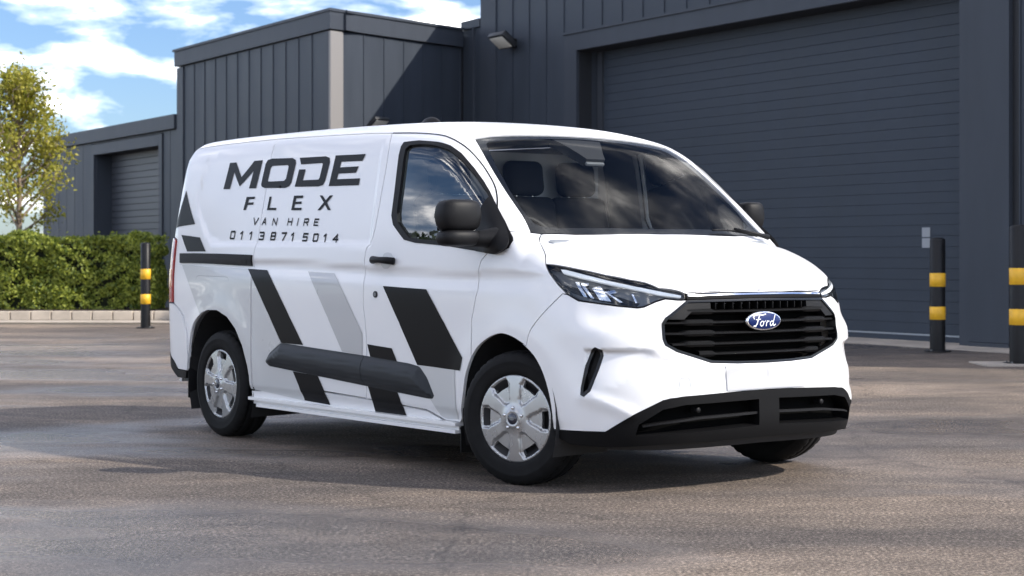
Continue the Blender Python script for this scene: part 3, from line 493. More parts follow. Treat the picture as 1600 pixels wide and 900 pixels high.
    for o_,s in((a,1),(b,-1)):
        V,Fc,Nn=pmesh(chartB,[(-3.862,1.20),(-3.765,1.19),(-3.765,1.02),(-3.862,1.02)],off=.0145,depth=.003)
        if s<0:V,Fc,Nn=mirrorY(V,Fc,Nn)
        mesh('indicator_lens',V,Fc,M_AMB,o_,nrm=Nn)
    V,Fc,Nn=pmesh(chartC,[(-.84,.30),(0,.30),(0,1.84),(-.62,1.84),(-.72,1.78),(-.80,1.45),(-.87,.95)],fix=(0,0),gap=.003,grid=.05)
    b=MB();b.add(V,Fc,Nn);panel_rear=b.build('rear_door',M_WHITE,van)
    b=MB();b.add(*mirrorY(V,Fc,Nn));b.build('rear_door',M_WHITE,van)
    box('rear_door_handle',(-3.945,0.05,1.0),(.03,.22,.04),M_BLKPL,van,.01)
    # ---- glass
    ws=d['wsR'][::-1]+[(-.712,1.95),(-.700,2.215),(-.698,CENB),(.036,CENB),(.024,2.15),(.006,1.861),(-.020,1.577),(-.036,1.523)][0:]
    panel('windscreen',chartB,ws[:-1],M_GLASS,van,mode='join',grid=.022,depth=0,gap=.004,off=-.003)
    fi=d['frit_in'];fr_r=[p for p in fi[:11]]
    frh=fi[0:4]+[(-.684,CENB-.02),(-.684,CENB+0)]+[(-.008,CENB),(-.010,2.3)]+fi[18:]
    V,Fc,Nn=pmesh(chartB,ws[:-1],off=-.006,depth=0,gap=.004,grid=.04,fix=(1,CENB))
    # frit = windscreen outline minus the clear area
    clear=[(-.64,1.889),(-.659,1.915),(-.663,2.23),(-.672,CENB),(-.012,CENB),(-.016,2.3),(-.042,1.79),(-.062,1.66),(-.085,1.628),(-.179,1.665),(-.366,1.765)]
    outer=[p for p in ws[:-1] if p[1]<CENB-1e-4]
    ring=[(-.698,CENB)]+[(-.672,CENB)]+clear[:3][::-1][0:0]
    ring=[(-.698,CENB),(-.672,CENB),(-.663,2.23),(-.659,1.915),(-.64,1.889),(-.366,1.765),(-.179,1.665),(-.085,1.628),(-.062,1.66),(-.042,1.79),(-.016,2.3),(-.012,CENB),(.036,CENB),(.024,2.15),(.006,1.861),(-.020,1.577)]+[p for p in d['wsR'][::-1]]+[(-.712,1.95),(-.700,2.215)]
    panel('windscreen_border',chartB,ring,M_GLOSSB,van,mode='join',grid=.04,depth=.004,gap=.003,off=-.006)
    pod=[(-.684,CENB),(-.684,2.33),(-.62,2.37),(-.54,2.42),(-.50,2.44),(-.50,CENB)]
    o=panel('mirror_sensor_pod',chartB,pod,M_DARK,van,mode='join',grid=.04,depth=.05,gap=0,off=-.012)
    box('sensor_window',(-.53,0,1.672),(.05,.13,.02),M_HLIN,o,.006,rot=Matrix.Rotation(math.radians(38),4,'Y'))
    # side window, rubber, sail
    wi=d['win_inner'];wo=d['win_outer']
    glassp=inset(np.array(wi),-.01).tolist()
    panel('side_window',chartB,glassp,M_GLASS2,van,depth=0,gap=0,off=-.012,grid=.018)
    wo2=[p for p in wo]
    panel('window_seal',chartB,wo2,M_BLKPL,van,holes=[wi],off=.004,depth=.018,gap=.001,grid=.03)
    # ---- black rail, moulding, handle, lock, line details
    def two(name,chart,poly,m,par=None,**k): return panel(name,chart,poly,m,par or van,**k)
    r1,r2=two('door_rail',chartB,rounded(d['rail'],.008),M_BLKPL,off=.012,depth=.014,gap=0)
    for o_,s in((r1,1),(r2,-1)):
        V,Fc,Nn=pmesh(chartB,d['rail_slot'],off=.0135,depth=0,gap=0)
        if s<0:V,Fc,Nn=mirrorY(V,Fc,Nn)
        mesh('rail_slot',V,Fc,M_DARK,o_,nrm=Nn)
    # side moulding with bevelled profile
    cl=np.array(d['cladding'])
    def cladchart(U,tp=1.0):
        P=chartB(U);Nn=grad(P);dd=-sdpoly(U[:,0],U[:,1],cl.tolist())
        h=.026*sst(0,.045,dd)+.006*sst(.045,.07,dd)
        return P+Nn*h[:,None]
    def cladn(P,U):
        e=.002;a=cladchart(U+[e,0])-cladchart(U-[e,0]);b=cladchart(U+[0,e])-cladchart(U-[0,e]);n=np.cross(a,b);n/=np.maximum(np.linalg.norm(n,axis=1,keepdims=True),1e-9);n[n[:,1]>0]*=-1;return n
    for side_,xx in((-1,-1.371),(1,-1.366)):
        poly=clipx(rounded(d['cladding'],.02),xx,side_)
        V,Fc,Nn=pmesh(cladchart,poly,off=.004,depth=.012,gap=0,grid=.014,normals=cladn)
        mesh('side_moulding',V,Fc,M_CLAD,van,nrm=Nn);V,Fc,Nn=mirrorY(V,Fc,Nn);mesh('side_moulding',V,Fc,M_CLAD,van,nrm=Nn)
    for s in (1,-1):
        hp=chartB(np.array([(-1.275,1.252),(-1.24,1.254),(-1.17,1.252),(-1.10,1.249),(-1.06,1.247)]));hn=grad(hp)
        P=hp+hn*np.array([.012,.034,.042,.036,.014])[:,None]
        P[:,1]*=s
        V,Fc=tube(P,[.020,.021,.017,.020,.020],12);h=mesh('door_handle',V,Fc,M_BLKPL,dr if s>0 else dr2,smooth=True)
        V,Fc,Nn=pmesh(chartB,rounded(d['handle_cup'],.01),off=.001,depth=0,gap=0)
        if s<0:V,Fc,Nn=mirrorY(V,Fc,Nn)
        mesh('handle_recess',V,Fc,M_SEAM if False else mat('handle_cup_grey',(.62,.63,.64),.35,coat=.6),dr if s>0 else dr2,nrm=Nn)  # flat patch in a greyer copy of the body paint
        lp=[(-1.245+.020*math.cos(t),1.006+.026*math.sin(t)) for t in np.linspace(0,2*math.pi,16,endpoint=False)]
        V,Fc,Nn=pmesh(chartB,lp,off=.006,depth=.008,gap=0)
        if s<0:V,Fc,Nn=mirrorY(V,Fc,Nn)
        mesh('door_lock',V,Fc,M_STEEL,dr if s>0 else dr2,nrm=Nn)
        lp=[(-1.245+.012*math.cos(t),1.006+.016*math.sin(t)) for t in np.linspace(0,2*math.pi,16,endpoint=False)]
        V,Fc,Nn=pmesh(chartB,lp,off=.0075,depth=.002,gap=0)
        if s<0:V,Fc,Nn=mirrorY(V,Fc,Nn)
        mesh('lock_barrel',V,Fc,M_HLIN,dr if s>0 else dr2,nrm=Nn)
    # thin pressed lines: rear quarter filler outline and pressings
    ln=[(-3.41,1.095),(-3.40,1.12),(-3.37,1.128),(-2.99,1.118),(-2.965,1.11),(-2.955,1.09)]
    decals('pressed_line',chartB,[{'g':ribbon(ln,.004)}],M_SEAM,van,mirror=True)
    ln=[(-1.320,1.791)]+d['door_front'][2:]+[(-.20,1.44)]
    decals('door_gap_line',chartB,[{'g':ribbon(ln,.0075)}],M_GLOSSB,van,off=.0015,mirror=True)  # black ribbon laid along the gap above the door to darken it
    # ---- stripes and lettering
    def cl2(P): return [q for q in (clipx(P,-2.663,-1),clipx(P,-2.648,1)) if len(q)>2]
    decals('grey_stripe',chartB,cl2(d['g1']),M_GRYV2,van,mirror=True,label='large pale grey panel around the rear wheel')
    decals('grey_stripe',chartB,[clipx(d['g2'],-1.382,-1)],M_GRYV,van,mirror=True)
    decals('grey_stripe',chartB,[clipx(d['g3'],-.49,-1)],M_GRYV2,van,mirror=True,label='pale grey wedge behind the front wheel')
    decals('black_stripe',chartB,[d['b1'],d['b1l']],M_BLKV,van,mirror=True,label='long black stripe on the sliding door')
    decals('black_stripe',chartB,[d['b2'],d['b2l']],M_BLKV,van,mirror=True,label='short black stripe crossing the side moulding')
    b3=d['b3']
    decals('black_stripe',chartB,[b3],M_BLKV,van,mirror=True,off=.0035,label='wide black stripe on the front door')
    s1a=[(-3.70,1.650),(-3.50,1.493),(-3.80,1.487),(-3.79,1.53)]  # stripe is cut in two; the white gap stands for a highlight
    decals('black_stripe',chartB,[s1a,d['s1b']],M_BLKV,van,mirror=True,label='black stripe at the rear corner, cut where a highlight crosses it')
    decals('letter',chartB,[d['t_M'],{'p':d['t_O'],'h':[d['t_Oi']]},d['t_D'],d['t_E']],M_BLKV,van,off=.003,label='large slanted black word MODE')
    decals('letter',chartB,[d['t_F'],d['t_L'],d['t_E2'],d['t_X']],M_BLKV,van,off=.003,label='spaced black word FLEX')
    decals('letter',chartB,[{'g':[q for pl in ch for q in ribbon(pl,.008)]} for ch in D['van_hire']],M_BLKV,van,off=.003,grid=.05,label='thin black words VAN HIRE')
    decals('letter',chartB,[{'g':[q for pl in ch for q in ribbon(pl,.0105)]} for ch in D['phone']],M_BLKV,van,off=.003,grid=.05,label='black telephone number 01138715014')
    # ---- headlights
    pts=[(round(a,3),b) for a,b in hl]
    for s in (1,-1):
        def put(name,poly,m,par,**k):
            V,Fc,Nn=pmesh(chartA,poly,**k)
            if s<0:V,Fc,Nn=mirrorY(V,Fc,Nn)
            return mesh(name,V,Fc,m,par,nrm=Nn)
        L=put('headlight',pts,M_LENS,van,depth=0,gap=.003,off=-.002,grid=.03)
        put('lamp_housing',pts,M_HLIN,L,depth=.0,gap=.004,off=-.045,grid=.03)
        rim=inset(np.array(pts),.007).tolist()
        put('lamp_rim',pts,M_GLOSSB,L,holes=[rim],depth=.045,gap=.0022,off=-.001,grid=.02)
        put('light_guide',D['drl'],M_DRL,L,depth=.012,gap=.0,off=-.006,grid=.02)
        for k in ('hl_ref1','hl_ref2','hl_ref3','hl_ref4','hl_ref5','hl_ref6'):
            put('reflector',D[k],M_REFL,L,depth=.02,gap=0,off=-.022,grid=.02)
        for c,rr in (((.20,1.0),.032),((.33,.975),.03)):
            ring=[(c[0]+rr*math.cos(t),c[1]+rr*math.sin(t)) for t in np.linspace(0,2*math.pi,20,endpoint=False)]
            put('projector_lens',ring,M_GLOSSB,L,depth=.02,gap=0,off=-.028,grid=.02)
        put('lamp_divider',[(.06,1.02),(.30,.985),(.52,.93),(.50,.915),(.30,.935),(.12,.975)],M_DARK,L,depth=.01,gap=0,off=-.04,grid=.02)
    # ---- grille bar, grille, badge
    bar=[(.765,.975),(1.0,.983),(CENA,.985),(CENA,.944),(1.0,.943),(.765,.940)]
    o=panel('grille_bar',chartA,bar,M_BARB,van,mode='join',off=.0,depth=.03,gap=.001,grid=.03)
    panel('chrome_strip',chartA,[(.775,.9625),(1.0,.967),(CENA,.968),(CENA,.960),(1.0,.959),(.775,.9555)],M_CHROME,o,mode='join',off=.002,depth=.01,gap=0,grid=.03)
    octp=[(CENA,.622),(1.05,.624),(.883,.632),(.69,.690),(.632,.722),(.622,.75),(.622,.825),(.640,.852),(.765,.938),(CENA,.943)]
    inner=[(CENA,.634),(1.05,.636),(.89,.644),(.70,.700),(.645,.728),(.636,.752),(.636,.82),(.652,.846),(.77,.925),(CENA,.930)]
    ringp=octp[:-1]+[(CENA,.943),(CENA,.930)]+inner[:-1][::-1]
    gr=panel('grille',chartA,ringp,M_GLOSSB,van,mode='join',off=.002,depth=.05,gap=.001,grid=.03)
    panel('grille_backing',chartA,octp,M_VOID,gr,mode='join',off=-.085,depth=0,gap=0,grid=.05)
    panel('grille_shoulder',chartA,[(.652,.846),(.77,.925),(.90,.925),(.90,.895),(.80,.893),(.74,.845)],M_BLKPL,gr,mode='copy',off=-.004,depth=.04,gap=0,grid=.03)
    def xs(y,z):
        P=solve(np.stack([np.full(len(y),.0),-np.abs(y),z],1),np.tile([1.,0,0],(len(y),1)));return P[:,0]
    def ymax(z):
        pts_=[(.352,.634),(.56,.70),(.607,.735),(.612,.75),(.612,.825),(.59,.852),(.467,.925)]
        for (y0,z0),(y1,z1) in zip(pts_[:-1],pts_[1:]):
            if z0<=z<=z1: return y0+(y1-y0)*(z-z0)/(z1-z0)-.01
        return .36
    for zb in (.884,.830,.778,.726,.677):
        ym=min(ymax(zb),ymax(zb-.02));n=72;ys_=np.linspace(-ym,ym,n)
        lob=sst(.30,.335,np.abs(ys_))-sst(.47,.505,np.abs(ys_))
        zt=zb+.010*lob;zz=np.full(n,zb);xf_=xs(ys_,zz)-.010+.006*lob
        V=[];Fc=[]
        th=.007+.015*lob
        for i in range(n):
            x=xf_[i];y=ys_[i];z=zt[i];t=th[i]
            V+=[(x-.045,y,z+.004),(x-.006,y,z+.002),(x,y,z-.003),(x,y,z-.003-t*.55),(x-.006,y,z-t-.004),(x-.045,y,z-t-.012)]
        for i in range(n-1):
            for q in range(5): Fc.append((i*6+q,i*6+q+1,(i+1)*6+q+1,(i+1)*6+q))
        mesh('grille_slat',V,Fc,M_GRPL,gr,smooth=False)
    for i in range(12):
        y=-.30+i*.6/11;z=.908;x=xs(np.array([y]),np.array([z]))[0]-.03
        box('grille_fin',(x,y,z),(.045,.005,.034),M_GRPL,gr,.0015)
    x=xs(np.array([0.]),np.array([.90]))[0]
    # badge
    bx=.793;bz=.829;tilt=.0
    def oval(name,a,b_,dx,m,par,th=.006):
        n=48;V=[];Fc=[]
        for k,(sc,h) in enumerate(((1,-th),(1,0),(.95,.0025),(.0,.004))):
            for i in range(n):
                t=2*math.pi*i/n;V.append((bx+dx+h,a*sc*math.cos(t),bz+b_*sc*math.sin(t)))
        for k in range(3):
            for i in range(n): Fc.append((k*n+i,k*n+(i+1)%n,(k+1)*n+(i+1)%n,(k+1)*n+i))
        return mesh(name,V,Fc,m,par,smooth=True)
    bd=oval('badge',.1195,.0475,.004,M_CHROME,van,.02)
    oval('badge_field',.111,.041,.0075,M_BLUE,bd,.002)
    S=[([(-.070,.010),(-.076,.018),(-.066,.026),(-.045,.028),(-.015,.026),(.002,.030)],.0055),([(-.036,.027),(-.044,.008),(-.052,-.012),(-.062,-.023),(-.072,-.022)],.0065),([(-.058,.006),(-.045,.007),(-.030,.008)],.004),
       ([(-.022,-.002),(-.030,-.008),(-.031,-.017),(-.024,-.023),(-.014,-.019),(-.010,-.010),(-.014,-.002),(-.022,-.002)],.005),([(-.012,-.003),(-.004,-.005),(.003,.001)],.003),
       ([(.006,-.022),(.009,-.010),(.013,-.001)],.005),([(.010,-.009),(.018,-.001),(.025,-.002)],.0045),
       ([(.052,-.004),(.043,-.001),(.034,-.007),(.032,-.016),(.037,-.022),(.046,-.018),(.052,-.009)],.005),([(.064,.026),(.058,.010),(.052,-.008),(.051,-.018),(.058,-.022),(.066,-.016)],.005)]
    mb=MB()
    for pl,w_ in S:
        for q in ribbon([(a*1.08,b_*1.12) for a,b_ in pl],w_*.9):
            V=[(bx+.0125,-a,bz+b_) for a,b_ in q];V=[(x_,-y_,z_) for x_,y_,z_ in V]
            mb.add(V,[(0,3,2,1)])
    mb.build('badge_script',M_DRL,bd)
    # ---- lower trim and intake
    tt=[d['trim_top'][0]]+smooth(d['trim_top'][1:]);tb_=d['trim_bot']
    trim=tt[:-1]+[(CENA,.488),(CENA,.258)]+tb_[:-1][::-1]
    trim=[(.036,.300)]+trim[1:]
    hole2=[(.485,.292),(.50,.345),(.61,.415),(.72,.434),(1.165,.444),(1.165,.318),(.80,.303)]
    tr=panel('bumper_trim',chartA,trim,M_TRIMB,van,mode='join',holes=[hole2],off=.006,depth=.085,gap=.001,grid=.025)
    panel('intake_backing',chartA,[(.44,.27),(.46,.37),(.6,.44),(.72,.45),(CENA,.455),(CENA,.27)],M_VOID,tr,mode='join',off=-.075,depth=0,gap=0,grid=.05)
    panel('intake_slat',chartA,[(.515,.338),(.60,.352),(.80,.374),(1.165,.384),(1.165,.372),(.80,.362),(.60,.343),(.52,.330)],M_BLKPL,tr,mode='copy',off=-.004,depth=.04,gap=0,grid=.03)
    panel('lower_lip',chartA,[(.36,.232),(.618,.248),(1.061,.256),(CENA,.258),(CENA,.205),(1.0,.20),(.6,.195),(.33,.20)],M_DARK,tr,mode='join',off=-.03,depth=0,gap=0)
    for s in (-1,1):
        for yy,zz in ((s*.43,.405),):
            x=xs(np.array([yy]),np.array([zz]))[0]
            V,Fc=lathe([(0,.006),(.012,.006),(.0145,.002),(.0145,-.04)],20,'X');V=[(x-.022+h,yy+a,zz+b_) for a,b_,h in [(v[0],v[1],v[2]) for v in V]]
            mesh('parking_sensor',V,Fc,M_BLKPL,tr,smooth=True)
    # fog slot insert
    V,Fc,Nn=pmesh(chartA,d['fog'],holes=[inset(np.array(d['fog']),.014).tolist()],off=.003,depth=.05,gap=0,grid=.02)
    for s in(1,-1):
        X=(V,Fc,Nn) if s>0 else mirrorY(V,Fc,Nn);f_=mesh('corner_vent',X[0],X[1],M_GLOSSB,van,nrm=X[2])
        Y_=pmesh(chartA,d['fog'],off=-.04,depth=0,gap=0,grid=.03);Y_=Y_ if s>0 else mirrorY(*Y_);mesh('vent_backing',Y_[0],Y_[1],M_DARK,f_,nrm=Y_[2])
    # number plate area, towing eye cover
    panel('number_plate',chartA,[(.965,.485+.008),(.965,.613),(CENA,.617),(CENA,.497)],M_PLATE,van,mode='join',off=.006,depth=.006,gap=0,grid=.04)
    q=[(.690,.512),(.700,.558),(.708,.563),(.742,.563),(.750,.556),(.755,.512)]
    decals('towing_eye_cover',chartA,[{'g':ribbon(q,.0035)}],M_SEAM,van,off=.001)
    # ---- wheels
    def hubchart(U):
        u,v=U[:,0],U[:,1];r=np.hypot(u,v);th=np.arctan2(v,u)
        h=.012*(1-(r/.232)**2)+.010*np.exp(-(r/.06)**4)
        q=np.mod(th+math.pi/6,math.pi/3)-math.pi/6      # windows centred on 0,60..
        c,s=r*np.cos(q),r*np.sin(q)
        dish=[(.080,-.011),(.080,.011),(.10,.027),(.125,.037),(.150,.048),(.166,.060),(.206,.054),(.211,0),(.206,-.054),(.166,-.060),(.150,-.048),(.125,-.037),(.10,-.027)]
        sd=sdpoly(c,s,dish);h=h-.016*sst(.002,-.010,sd)
        h=h-.012*sst(.218,.232,r)
        h=h+.004*np.exp(-((r-.040)/.006)**2)
        return np.stack([u,-h,v],1)
    def hubn(P,U):
        e=.0015;a=hubchart(U+[e,0])-hubchart(U-[e,0]);b_=hubchart(U+[0,e])-hubchart(U-[0,e]);n=np.cross(a,b_);n/=np.linalg.norm(n,axis=1,keepdims=True);n[n[:,1]>0]*=-1;return n
    circ=[(.232*math.cos(t),.232*math.sin(t)) for t in np.linspace(0,2*math.pi,72,endpoint=False)]
    holes=[]
    for k in range(6):
        a=k*math.pi/3;base=rounded([(.160,-.043),(.202,-.047),(.206,0),(.202,.047),(.160,.043),(.163,0)],.008,3)
        holes.append([(x*math.cos(a)-y*math.sin(a),x*math.sin(a)+y*math.cos(a)) for x,y in base])
    for k in range(5):   # small slots round the hub
        a=math.pi/2+2*math.pi*(k+.5)/5
    hubV=pmesh(hubchart,circ,holes=holes,depth=.022,gap=0,grid=.0075,normals=hubn)
    hub_me=None
    half=.1075
    tp=[(.205,half-.03),(.222,half-.012),(.226,half-.004),(.240,half+.001),(.262,half+.0035),(.285,half+.004),(.290,half+.0055),(.294,half+.004),(.310,half),(.325,half-.008),(.335,half-.018)]
    def tyre_mesh():
        V=[];Fc=[];n=160
        prof=[(r,-h) for r,h in tp];tread=[(.3405,-(half-.028)),(.3425,-(half-.040)),(.336,-(half-.041)),(.336,-(half-.049)),(.3440,-(half-.050)),(.3450,-.012),(.338,-.011)]
        pr=prof+tread;full=pr+[(r,-h) for r,h in pr[::-1]];k=len(full)
        for i in range(n):
            a=2*math.pi*i/n;blk=(i%4==0)
            for j,(r,h) in enumerate(full):
                rr=r
                ah=abs(h)
                if blk and r>.333 and ah>half-.045: rr=r-.006
                V.append((rr*math.cos(a),h,rr*math.sin(a)))
        for i in range(n):
            j=(i+1)%n
            for q in range(k-1): Fc.append((i*k+q,i*k+q+1,j*k+q+1,j*k+q))
        return V,Fc
    tV,tF=tyre_mesh()
    proto=None
    def make_wheel(x,y,steer,side,lab):
        nonlocal proto,hub_me
        if proto is None:
            V,Fc=lathe([(.03,-.075),(.12,-.07),(.150,-.045),(.175,-.055),(.200,-.085),(.214,-.098),(.218,-.09),(.205,-.06),(.20,.09)],48,'Y')
            wme=mesh('wheel',V,Fc,M_STEEL,van,smooth=True)
            t=mesh('tyre',tV,tF,M_TYRE,wme,smooth=True)
            hb=mesh('hubcap',hubV[0],hubV[1],M_ALLOY,wme,nrm=hubV[2]);hb.location=(0,-.100,0)
            for k in range(5):
                a=math.pi/2+2*math.pi*k/5;V,Fc=lathe([(0,-.017),(.007,-.016),(.0095,-.012),(.0105,0)],10,'Y')
                nn=mesh('wheel_nut',V,Fc,M_NUT,wme,smooth=True);nn.location=(.055*math.cos(a),-.108,.055*math.sin(a))
            V,Fc=lathe([(0,-.012),(.026,-.011),(.029,-.008),(.029,.01)],32,'Y');c_=mesh('centre_cap',V,Fc,mat('cap_navy',(.008,.012,.03),.2,coat=1),wme,smooth=True);c_.location=(0,-.115,0)
            V=[(.016*math.cos(t),-.1275,.0075*math.sin(t)) for t in np.linspace(0,2*math.pi,24,endpoint=False)];mesh('cap_emblem',V,[tuple(range(24))],M_HLIN,wme)
            V,Fc=lathe([(.216,-.094),(.224,-.090),(.232,-.086)],48,'Y')
            proto=wme;wh=wme
        else:
            wh=proto.copy();COL.objects.link(wh);wh.parent=van
            for c in proto.children:
                cc=c.copy();COL.objects.link(cc);cc.parent=wh
        wh.location=(x,y,.337);wh.scale=(.985,1,.985);wh.rotation_euler=(0,.12*x,steer+(math.pi if side<0 else 0));wh['label']=lab
        return wh
    ST=math.radians(17)
    make_wheel(-.028,-.858,ST,1,'front wheel under the driver side wing, turned')
    make_wheel(-3.10,-.858,0,1,'rear wheel below the grey panel')
    make_wheel(0,.858,ST,-1,'far front wheel seen under the bumper')
    make_wheel(-3.10,.858,0,-1,'far rear wheel')
    # wheel arch liners
    for s in (1,-1):
        for cx,rx,rz,x0 in ((-.05,.372,.42,0),(-3.10,.412,.47,0)):
            V=[];Fc=[];n=28
            for i in range(n+1):
                a=math.radians(-22)+math.radians(224)*i/n
                for y in (.952,.60):
                    V.append((cx+rx*math.cos(a)*(1.07 if y>.9 and math.cos(a)<.1 else 1.02),-s*y,.335+rz*math.sin(a)*(1.06 if y>.9 else 1.02)))
            for i in range(n): Fc.append((2*i,2*i+1,2*i+3,2*i+2))
            c=len(V);V.append((cx,-s*.60,.335));
            for i in range(n): Fc.append((2*i+1,c,2*i+3))
            mesh('arch_liner',V,Fc,M_DARK,van)
    for s in(1,-1):
        box('mudflap',(-3.54,-s*.86,.37),(.012,.20,.30),M_BLKPL,van,.004)
        box('mudflap',(-.50,-s*.84,.20),(.012,.18,.16),M_BLKPL,van,.004)
    # underbody
    bm=bmesh.new()
    bm_box(bm,(-1.6,0,.33),(2.1,1.72,.10),.02);bm_box(bm,(.28,0,.30),(.60,.95,.16),.03);bm_box(bm,(-3.6,0,.42),(.5,1.3,.16),.02)
    bm_box(bm,(-1.2,-.35,.23),(1.6,.35,.12),.04);bm_box(bm,(-2.4,.3,.24),(.7,.3,.14),.05);bm_box(bm,(-2.35,-.62,.235),(.22,.16,.05),.01);bm_box(bm,(-.15,0,.36),(.5,1.1,.2),.02)
    bmobj('underbody',bm,M_DARK,van)
    V,Fc=tube([(-3.10,-.78,.34),(-3.10,.78,.34)],.045,12);mesh('rear_axle',V,Fc,M_STEEL,van,smooth=True)
    V,Fc=tube([(0,-.78,.34),(0,.78,.34)],.03,12);mesh('front_axle',V,Fc,M_STEEL,van,smooth=True)
    # ---- door mirrors
    for s in (1,-1):
        g='door_mirror'
        def sell(c,r,e=3.0,nu=28,nv=18,shape=None):
            V=[];Fc=[]
            sp=lambda v,p: math.copysign(abs(v)**p,v)
            for i in range(nv+1):
                ph=-math.pi/2+math.pi*i/nv
                for j in range(nu):
                    th=2*math.pi*j/nu;p=[sp(math.cos(ph),2/e)*sp(math.cos(th),2/e),sp(math.cos(ph),2/e)*sp(math.sin(th),2/e),sp(math.sin(ph),2/e)]
                    if shape:p=shape(p)
                    V.append((c[0]+r[0]*p[0],s*(c[1]+r[1]*p[1]),c[2]+r[2]*p[2]))
            for i in range(nv):
                for j in range(nu):
                    f=(i*nu+j,i*nu+(j+1)%nu,(i+1)*nu+(j+1)%nu,(i+1)*nu+j);Fc.append(f if s>0 else f[::-1])
            return V,Fc
        def shp(p):
            x,y,z=p;t=1-.10*max(z,0)-.12*max(-z,0);return [x*(1-.28*abs(y)**2)*t,y*t,z+.04*x]
        hd=mesh('door_mirror',*sell((-.245,-1.128,1.357) if s>0 else (-.35,-1.035,1.385),(.085,.122,.080) if s>0 else (.075,.085,.080),4.6,shape=shp),M_BLKPL,van,smooth=True)
        mesh('mirror_base_shell',*sell((-.243,-1.126,1.242) if s>0 else (-.348,-1.033,1.262),(.084,.120,.042) if s>0 else (.07,.083,.042),4.2,shape=shp),M_BLKPL,hd,smooth=True)
        V,Fc=tube([(-.235,s*(-1.10 if s>0 else -1.03),1.238),(-.205,s*-1.02,1.238),(-.175,s*-.95,1.243),(-.16,s*-.90,1.25)],[.040,.043,.055,.065],14);mesh('mirror_arm',V,Fc,M_BLKPL,hd,smooth=True)
        V=[];Fc=[]
        V,Fc,Nn=pmesh(chartB,rounded([(-.300,1.600),(-.235,1.555),(-.149,1.493),(-.062,1.412),(-.048,1.37),(-.058,1.322),(-.13,1.295),(-.32,1.312),(-.36,1.33)],.02),off=.010,depth=.014,gap=0,grid=.02)
        def bulge(V):
            out=[]
            for x,y,z in V:
                dd=math.hypot((x+.13)/.13,(z-1.215)/.085);out.append((x,y-.040*math.exp(-dd*dd*1.1),z))
            return out
        V=bulge(V)
        if s<0: V,Fc,_=mirrorY(V,Fc,[(0,0,0)]*len(V))
        mesh('mirror_mount',V,Fc,M_BLKPL,hd,smooth=True)
        V,Fc=tube([(-.333,s*-1.128,1.35),(-.336,s*-1.128,1.35)],.001,4)
        mesh('mirror_glass',[(-.327 if s>0 else -.42,s*(-1.05 if s>0 else -.98),1.28),(-.327 if s>0 else -.42,s*(-1.20 if s>0 else -1.08),1.28),(-.327 if s>0 else -.42,s*(-1.20 if s>0 else -1.08),1.41),(-.327 if s>0 else -.42,s*(-1.05 if s>0 else -.98),1.41)],[(0,1,2,3)],M_CHROME,hd)
    # ---- wipers, antenna, cowl
    for y0,y1 in ((.74,.40),):
        P=chartB(np.array([(-.02+.03,2.0),(.0,2.0)]))
        pts_=[]
        for t in np.linspace(0,1,9):
            y=y0+(y1-y0)*t;x=-.004-.045*t*(1-t);q=solve(np.array([[x,-abs(y),.9]]),np.array([[0,0,1.]]))[0];pts_.append((q[0]+.01,y,q[2]+.008))
        V,Fc=tube(pts_,.006,6);wp=mesh('wiper',V,Fc,M_BLKPL,van,smooth=True)
        a=pts_[0];V,Fc=tube([(a[0]+.03,a[1]+.06,a[2]-.006),(a[0]+.02,a[1]-.02,a[2]+.012),(pts_[4][0]+.006,pts_[4][1],pts_[4][2]+.012)],[.016,.010,.006],8);mesh('wiper_arm',V,Fc,M_BLKPL,wp,smooth=True)
    zr=solve(np.array([[-2.12,0,.9]]),np.array([[0,0,1.]]))[0][2]
    bm=bmesh.new();bmesh.ops.create_uvsphere(bm,u_segments=20,v_segments=10,radius=1);
    for v in bm.verts: v.co=Vector((v.co.x*.10-2.12,v.co.y*.045,max(v.co.z,0)*.062+zr-.004))
    bmobj('roof_antenna',bm,M_BLKPL,van,smooth=True)
    # ---- cabin
    cab=box('cabin_floor',(-.75,0,.55),(1.5,1.66,.10),M_DARK,van)
    box('bulkhead',(-1.47,0,1.15),(.03,1.62,1.25),M_LINER,van)
    panel('headlining',chartB,[(-1.44,1.20),(-1.14,1.30),(-1.16,1.74),(-1.0,1.765),(-.80,1.765),(-.62,1.765),(-.66,1.85),(-.72,1.92),(-.72,CENB),(-1.44,CENB)],M_HEADL,van,mode='join',off=-.035,depth=0,gap=0,grid=.06)
    panel('door_lining',chartB,[(-1.44,.50),(-.66,.50),(-.50,.86),(-.16,.90),(-.14,1.24),(-1.14,1.31),(-1.44,1.25)],M_LINER,van,mode='copy',off=-.05,depth=0,gap=0,grid=.08)
    panel('pillar_lining',chartB,[(-.74,1.755),(-.62,1.735),(-.48,1.69),(-.33,1.62),(-.22,1.545),(-.12,1.50),(-.09,1.56),(-.16,1.635),(-.33,1.715),(-.5,1.79),(-.67,1.86)],M_HEADL,van,mode='copy',off=-.028,depth=0,gap=0,grid=.05)
    bm=bmesh.new();bm_box(bm,(-.16,0,1.185),(.50,1.56,.10),.04);bm_box(bm,(-.40,0,1.10),(.24,1.56,.24),.05);bm_box(bm,(-.38,-.38,1.235),(.20,.38,.07),.03);bm_box(bm,(-.33,.28,1.235),(.10,.46,.05),.02)
    bmobj('dashboard',bm,M_DASH,van,smooth=True,angle=math.radians(40))
    bm=bmesh.new();R_=Matrix.Rotation(math.radians(62),4,'Y')
    V,Fc=[],[];n=36;m_=8
    for i in range(n):
        a=2*math.pi*i/n
        for j in range(m_):
            b_=2*math.pi*j/m_;r=.185+.014*math.cos(b_);V.append(Matrix.Translation((-.60,-.38,1.20))@R_@Vector((r*math.cos(a),r*math.sin(a),.014*math.sin(b_))))
